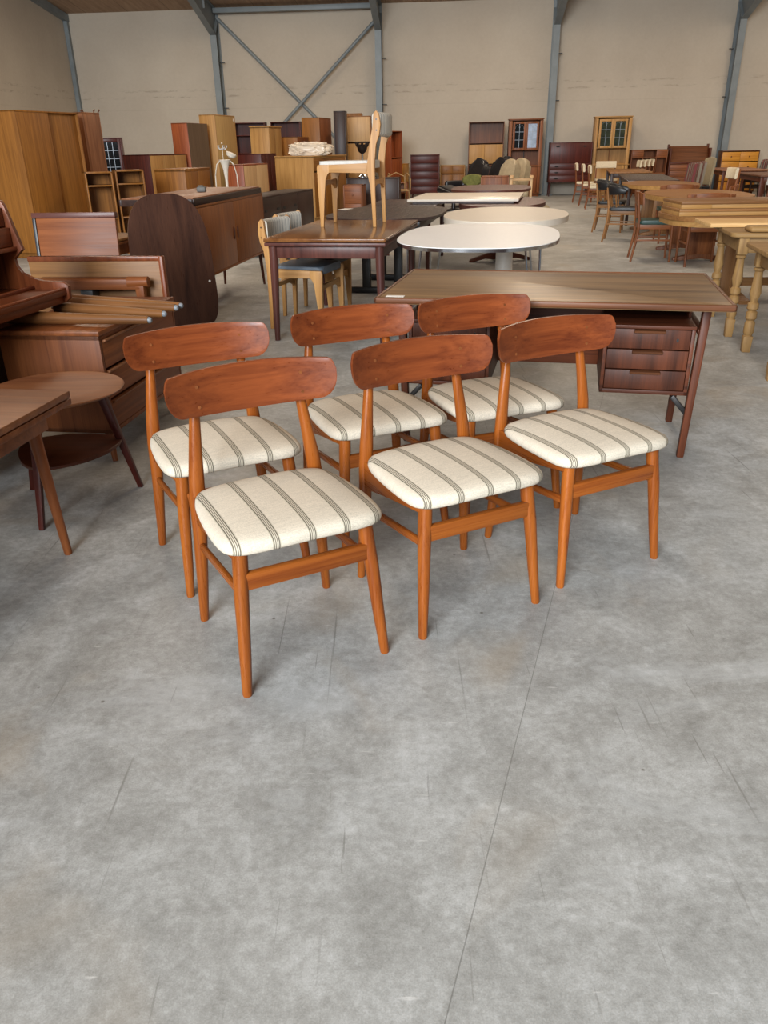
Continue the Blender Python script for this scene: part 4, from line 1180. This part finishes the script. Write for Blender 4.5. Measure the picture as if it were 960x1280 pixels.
m = MB(); m.prism(superell(.60, .95, 2.8, 64), 'z', .70, .735, .012, 3); m.build('table_top', W('plum', 'y'), do)
legs(do, 1.0, 1.5, .70, W('plum', 'z'), .10, .018, .026, .0)

# ------------------------------------------------------------------ right hand tables
def turned_leg(t, x, y, h, mat, top=.60):
    m = MB()
    m.box((x - .034, y - .034, top), (x + .034, y + .034, h), .004)
    prof = [(.022, top), (.036, top - .008), (.036, top - .02), (.026, top - .03), (.030, top - .10), (.038, top - .17), (.026, top - .215), (.024, top - .225), (.037, top - .238), (.038, top - .27), (.025, top - .285), (.036, top - .295), (.037, top - .335), (.024, top - .35), (.034, top - .365), (.035, top - .43), (.026, top - .45), (.033, top - .46)]
    m.lathe([(r, z) for r, z in reversed(prof)], 10, (x, y, 0))
    m.taper((x, y, 0), (x, y, top - .455), (.026, .026), (.031, .031), .004)
    m.build('turned_leg', mat, t)
def pine_table(label, loc, rot, w, d, h):
    t = thing('pine_table', label, 'table', loc, rot, 'raw pine tables with turned legs')
    m = MB(); m.prism(roundrect(-w / 2, w / 2, -d / 2, d / 2, .05, 4), 'z', h - .03, h, .006, 3); m.build('table_top', W('pine_raw', 'x'), t)
    m = MB(); a, b = w / 2 - .10, d / 2 - .08
    m.box((-a, -b - .012, h - .14), (a, -b + .012, h - .03), .003); m.box((-a, b - .012, h - .14), (a, b + .012, h - .03), .003); m.box((-a - .012, -b, h - .14), (-a + .012, b, h - .03), .003); m.box((a - .012, -b, h - .14), (a + .012, b, h - .03), .003)
    m.build('apron', W('pine_raw', 'x'), t)
    for sx in (-1, 1):
        for sy in (-1, 1): turned_leg(t, sx * a, sy * b, h - .03, W('pine_raw', 'z'), h - .15)
    return t
pine_table('raw pine table with turned legs carrying a pale loose board', (3.36, 6.03, 0), -12, 1.62, .92, .735)
pine_table('raw pine table with turned legs, closest to the right edge', (3.02, 4.84, 0), -12, 1.40, .90, .715)
def board(name, label, loc, rot, a, b, wood, cat='table leaf', group=None, bev=.004):
    m = MB(); m.box(a, b, bev, 3)
    o = m.build(name, W(wood, 'x')); o.location = loc; o.rotation_euler = (0, 0, R(rot))
    return tag(o, label, cat, group)
board('table_leaf', 'pale pine board lying on the raw pine table', (3.30, 6.30, .7365), -7, (-.80, -.24, 0), (.80, .24, .028), 'pine')
board('table_leaf', 'thick round edged plank on the front edge of the raw pine table', (3.40, 5.75, .7365), -6, (-.80, -.10, 0), (.80, .06, .040), 'pine_raw', bev=.018)
board('table_leaf', 'grey brown plank on top of the pale pine board', (3.60, 6.02, .766), -6, (-.62, -.07, 0), (.62, .07, .036), 'greybrown', bev=.014)
def bracket():
    t = thing('wire_bracket', 'small coiled metal bracket lying on the nearest raw pine table', 'bracket', (2.62, 5.12, .7165), -8)
    m = MB()
    pts = [(i * .004 - .1, .02 * math.cos(i * 1.05), .022 + .02 * math.sin(i * 1.05)) for i in range(52)]
    m.tube(pts, .0025, 6); m.build('coil', CHROME, t)
    m = MB(); m.box((-.12, -.03, 0), (.12, .03, .003), 0); m.build('plate', P('dark_steel3', '5a5a58', .4, .7), t)
bracket()

lt = thing('extension_dining_table', 'oak dining table under a stack of leaves, behind the raw pine tables', 'table', (3.47, 7.45, 0), -3)
m = MB(); m.prism(superell(.90, .60, 3.0, 64), 'z', .70, .735, .006, 3); m.build('table_top', W('leaf', 'x'), lt)
m = MB(); m.prism(superell(.885, .585, 3.0, 64), 'z', .655, .70, .004, 2); m.build('apron', W('oak', 'x'), lt)
for s in (-.5, 1.3):
    m = MB(); m.box((s * .42 - .05, -.13, .06), (s * .42 + .05, .13, .66), .008); m.build('upright', W('leaf', 'z'), lt)
    m = MB(); m.M = Matrix.Translation((s * .42, 0, 0)) @ Matrix.Rotation(R(90), 4, 'Z'); m.prism([(-.42, 0), (-.42, .03), (-.1, .075), (.1, .075), (.42, .03), (.42, 0), (.3, 0), (0, .03), (-.3, 0)], 'y', -.05, .05, .004); m.build('foot', W('leaf', 'x'), lt)
m = MB(); m.box((-.21, -.03, .10), (.546, .03, .17), .006); m.build('stretcher', W('leaf', 'x'), lt)
def leafstack(label, z, x0, dy, wood='leaf'):
    t = thing('table_leaf', label, 'table leaf', (3.47, 7.42 + dy, z), -2, 'table leaves stacked on the oak table')
    m = MB(); m.box((x0, -.27, .034), (.95, .27, .057), .003); m.build('board', W(wood, 'x'), t)
    m = MB(); m.box((x0, -.27, 0), (x0 + .26, -.245, .0335), .002); m.box((x0, .245, 0), (.95, .27, .0335), .002); m.box((x0, -.245, 0), (x0 + .022, .245, .0335), .002); m.box((x0 + .26, -.255, 0), (.95, -.238, .0335), .002)
    m.build('apron_rail', W('oak', 'x'), t)
leafstack('lower of two oak leaves stacked on the oak dining table', .7355, -.86, 0)
leafstack('upper of two oak leaves stacked on the oak dining table', .793, -.84, .03)

rt2 = oval_table('oval_dining_table', 'nearer round oak table on a trestle base, ringed by teak chairs', (4.00, 10.52, 0), -8, 1.22, 2.2, .735, W('leaf', 'x'), W('oak', 'x'), 2.1, .02, .035)
wood_trestle(rt2, -.55, .68, .30, W('teak', 'z')); wood_trestle(rt2, .55, .68, .30, W('teak', 'z'))
rt1 = oval_table('oval_dining_table', 'farther round oak table behind the nearer one', (4.48, 13.4, 0), -8, 1.12, 2.1, .735, W('leaf', 'x'), W('oak', 'x'), 2.1, .02, .03)
wood_trestle(rt1, -.5, .68, .34, W('leaf', 'z')); wood_trestle(rt1, .5, .68, .34, W('leaf', 'z'))
rect_table('dining_table', 'long dark grey topped table behind the round oak tables', (5.10, 16.1, 0), -13, .86, 3.3, .735, W('espresso', 'y'), W('wenge', 'z'), .03, leaf=False, square=True, r=.03)
rect_table('dining_table', 'light oak topped table on dark legs near the oak corner cabinet', (5.95, 20.2, 0), -13, .92, 2.6, .735, W('leaf', 'y'), W('wenge', 'z'), .03, leaf=False, square=True, r=.035)
rect_table('dining_table', 'reddish table near the pine drawers at the right', (8.45, 20.1, 0), -10, 1.0, 2.1, .735, W('panel', 'y'), W('teak_dark', 'z'), .03, leaf=False, square=True, r=.03)
rect_table('dining_table', 'brown table before the reddish one at the right edge', (7.75, 16.6, 0), -10, .95, 1.9, .735, W('walnut', 'y'), W('teak_dark', 'z'), .03, leaf=False, square=True, r=.03)

# ------------------------------------------------------------------ other chairs
BEIGE = P('beige_cloth', 'd2c3a8', .85, 0, .2, .08, 40)
GREENL = P('dark_green_leather', '1d3a34', .42, 0, .45, .15, 25)
BLKL = P('black_seat_leather', '1a1a1d', .4, 0, .45, .15, 25)
TAUPE = P('taupe_cloth', '94866c', .85, 0, .2, .12, 40)
BLUGREY = P('grey_cloth', 'a9a6a0', .85, 0, .2, .1, 40)
REDSTR = stripes('red_striped_cloth', '8f8577', [(0, .020, '6e1626'), (.032, .010, '241a1c')], .085, .01, 0, .9)
def chair(name, label, loc, rot, wood, seatmat, back, group, h=.80, backmat=None, w=.46):
    t = thing(name, label, 'chair', loc, rot, group)
    wz, wx, wy = W(wood, 'z'), W(wood, 'x'), W(wood, 'y')
    a = w / 2 - .025
    for s in (-1, 1):
        m = MB(); m.tube([(s * (a + .005), -.205, 0), (s * a, -.195, .43)], [.013, .019], 10); m.build('front_leg', wz, t)
        m = MB()
        if back == 'low': m.tube([(s * (a - .01), .235, 0), (s * (a - .02), .19, .43)], [.013, .018], 10)
        else: m.tube([(s * (a + .0), .245, 0), (s * (a - .01), .195, .30), (s * (a - .01), .19, .46), (s * (a - .015), .235, h - .02)], [.013, .018, .018, .012], 10)
        m.build('rear_leg', wz, t)
        m = MB(); m.box((s * (a - .01) - .009, -.19, .375), (s * (a - .01) + .009, .19, .43), .002); m.bar((s * a, -.20, .25), (s * a, .205, .25), .014, .022, .003); m.build('side_rail', wy, t)
    m = MB(); m.box((-a + .01, -.205, .38), (a - .01, -.187, .43), .002); m.build('front_rail', wx, t)
    m = MB(); m.box((-a + .01, .182, .38), (a - .01, .2, .43), .002); m.build('back_rail', wx, t)
    m = MB(); m.prism(roundrect(-w / 2 + .005, w / 2 - .005, -.225, .20, .05), 'z', .43, .475, .016, 3); m.build('seat', seatmat, t)
    def curved(z0, z1, hw, depth, th, ypos, mat, nm, top=.0):
        nu = 12; rings = []
        sec = roundrect(-th / 2, th / 2, z0, z1, min(th * .45, .03), 3)
        for i in range(nu + 1):
            u = -1 + 2 * i / nu
            zz = [(y, z if z < (z0 + z1) / 2 else z - top * u * u) for y, z in sec]
            rings.append([(u * hw, ypos + y - depth * u * u + (z - z0) * .10, z) for y, z in zz])
        n = len(sec); vs = [p for r_ in rings for p in r_]
        fs = [tuple(range(n)), tuple(reversed(range(nu * n, nu * n + n)))]
        for i in range(nu):
            for k in range(n): fs.append((i * n + k, (i + 1) * n + k, (i + 1) * n + (k + 1) % n, i * n + (k + 1) % n))
        m = MB(); m.raw(vs, fs); m.build(nm, mat, t, 60)
    if back == 'rail': curved(h - .15, h, w / 2 + .03, .07, .018, .235, backmat or wx, 'backrest', .02)
    elif back == 'pad': curved(h - .17, h, w / 2 - .02, .03, .05, .215, backmat, 'back_pad', .0)
    elif back == 'high': curved(.50, h, w / 2 - .02, .02, .05, .20, backmat, 'back_pad', .02)
    elif back == 'horse':
        pts = []
        for k in range(15):
            an = R(-12 + 204 * k / 14)
            pts.append((.25 * math.cos(an), .02 + .22 * math.sin(an), .70 + .02 * math.sin(an)))
        m = MB(); m.tube(pts, [(.014 + .006 * math.sin(PI * k / 14), .030 + .050 * math.sin(PI * k / 14) ** .7) for k in range(15)], 12); m.build('backrest', backmat, t)
        for an in (25, 62, 118, 155):
            c, s = math.cos(R(an)), math.sin(R(an))
            m = MB(); m.tube([(c * .17, .02 + s * .15, .44), (c * .245, .02 + s * .215, .68)], .010, 8); m.build('spindle', wz, t)
    return t
TG = 'teak chairs with green seats round the oak table'
chair('teak_chair', 'teak chair with green seat, seen from the side, left of the nearer round oak table', (3.36, 10.10, 0), 78, 'teak', GREENL, 'rail', TG)
chair('teak_chair', 'teak chair with green seat, back turned to the camera, before the nearer round oak table', (3.78, 9.62, 0), 173, 'teak', GREENL, 'rail', TG)
chair('teak_chair', 'teak chair whose back rises between the two round oak tables', (4.25, 11.95, 0), 170, 'teak', GREENL, 'rail', TG, .79)
chair('teak_chair', 'round backed brown chair at the right of the farther round oak table', (4.93, 12.15, 0), -120, 'chest', BEIGE, 'rail', TG, .76)
chair('teak_chair', 'round backed brown chair right of the nearer round oak table, cut by the right edge', (4.98, 10.5, 0), -150, 'chest', GREENL, 'rail', TG, .77)
BG = 'black curved back chairs'
chair('spindle_chair', 'nearer black seated chair with curved black back in the aisle', (3.60, 12.25, 0), 70, 'leaf', BLKL, 'horse', BG, .76, BLKL)
chair('spindle_chair', 'farther black seated chair with curved black back, behind the first', (3.80, 13.65, 0), 70, 'leaf', BLKL, 'horse', BG, .76, BLKL)
LG = 'beige padded chairs round the light oak table'
chair('upholstered_chair', 'beige backed teak chair, nearest of the row along the aisle', (4.88, 18.7, 0), 78, 'teak', BEIGE, 'pad', LG, .90, BEIGE, .44)
chair('upholstered_chair', 'beige backed teak chair, middle of the row along the aisle', (5.00, 19.8, 0), 78, 'teak', BEIGE, 'pad', LG, .90, BEIGE, .44)
chair('upholstered_chair', 'beige backed teak chair, farthest of the row along the aisle', (5.10, 20.9, 0), 78, 'teak', BEIGE, 'pad', LG, .90, BEIGE, .44)
chair('upholstered_chair', 'wide beige backed chair at the head of the light oak table', (6.02, 22.35, 0), -8, 'teak', BEIGE, 'pad', LG, .90, BEIGE, .56)
for k, lb in enumerate(('first', 'second', 'third', 'last')):
    chair('upholstered_chair', lb + ' small beige backed chair from the left, before the niche dresser', (6.55 + .22 * k, 21.95 + .36 * k, 0), -91, 'teak', BEIGE, 'pad', LG, .92, BEIGE, .36)
RG = 'red striped chairs at the dark table'
for (x, y), lb in zip(((5.66, 15.9), (5.98, 16.5), (6.30, 17.1)), ('nearest', 'middle', 'farthest')):
    chair('striped_chair', lb + ' of three chairs with red and grey striped backs', (x, y, 0), -90, 'wenge', BLKL, 'high', RG, .97, REDSTR, .42)
chair('high_back_chair', 'high backed beige chair standing between red striped chairs and the fourth column', (6.66, 17.6, 0), -84, 'walnut', BLKL, 'high', 'chairs near the fourth column', 1.03, TAUPE, .44)
chair('cloth_chair', 'teak chair with a white cloth over its back near the brown table', (5.62, 13.9, 0), -90, 'teak', BLKL, 'pad', 'chairs with cloth covered backs', .93, BEIGE, .40)
chair('cloth_chair', 'teak chair behind the white clothed one, its back bare wood', (5.94, 14.6, 0), -90, 'teak', BLKL, 'high', 'chairs with cloth covered backs', .91, W('teak', 'z'), .36)
chair('grey_pad_chair', 'grey backed chair near the right edge, before the brown table', (5.74, 12.8, 0), -120, 'walnut', BLUGREY, 'pad', 'grey backed chairs at the right', .89, BLUGREY, .40)
chair('grey_pad_chair', 'grey backed chair cut by the right edge of the picture', (6.00, 13.35, 0), -120, 'walnut', BLUGREY, 'pad', 'grey backed chairs at the right', .88, BLUGREY, .40)
chair('high_back_chair', 'high backed pale chair at the right edge under the framed picture', (9.75, 20.2, 0), -100, 'oak_light', BEIGE, 'high', 'chairs near the fourth column', 1.02, TAUPE, .5)
for k, lb in enumerate(('nearest', 'second', 'third', 'farthest')):
    chair('striped_chair', lb + ' of the dark red striped chairs in front of the orange pine drawers', (9.42 + .20 * k, 21.1 + .44 * k, 0), -80, 'wenge', BLKL, 'high', 'red striped chairs before the pine drawers', .88, REDSTR, .34)
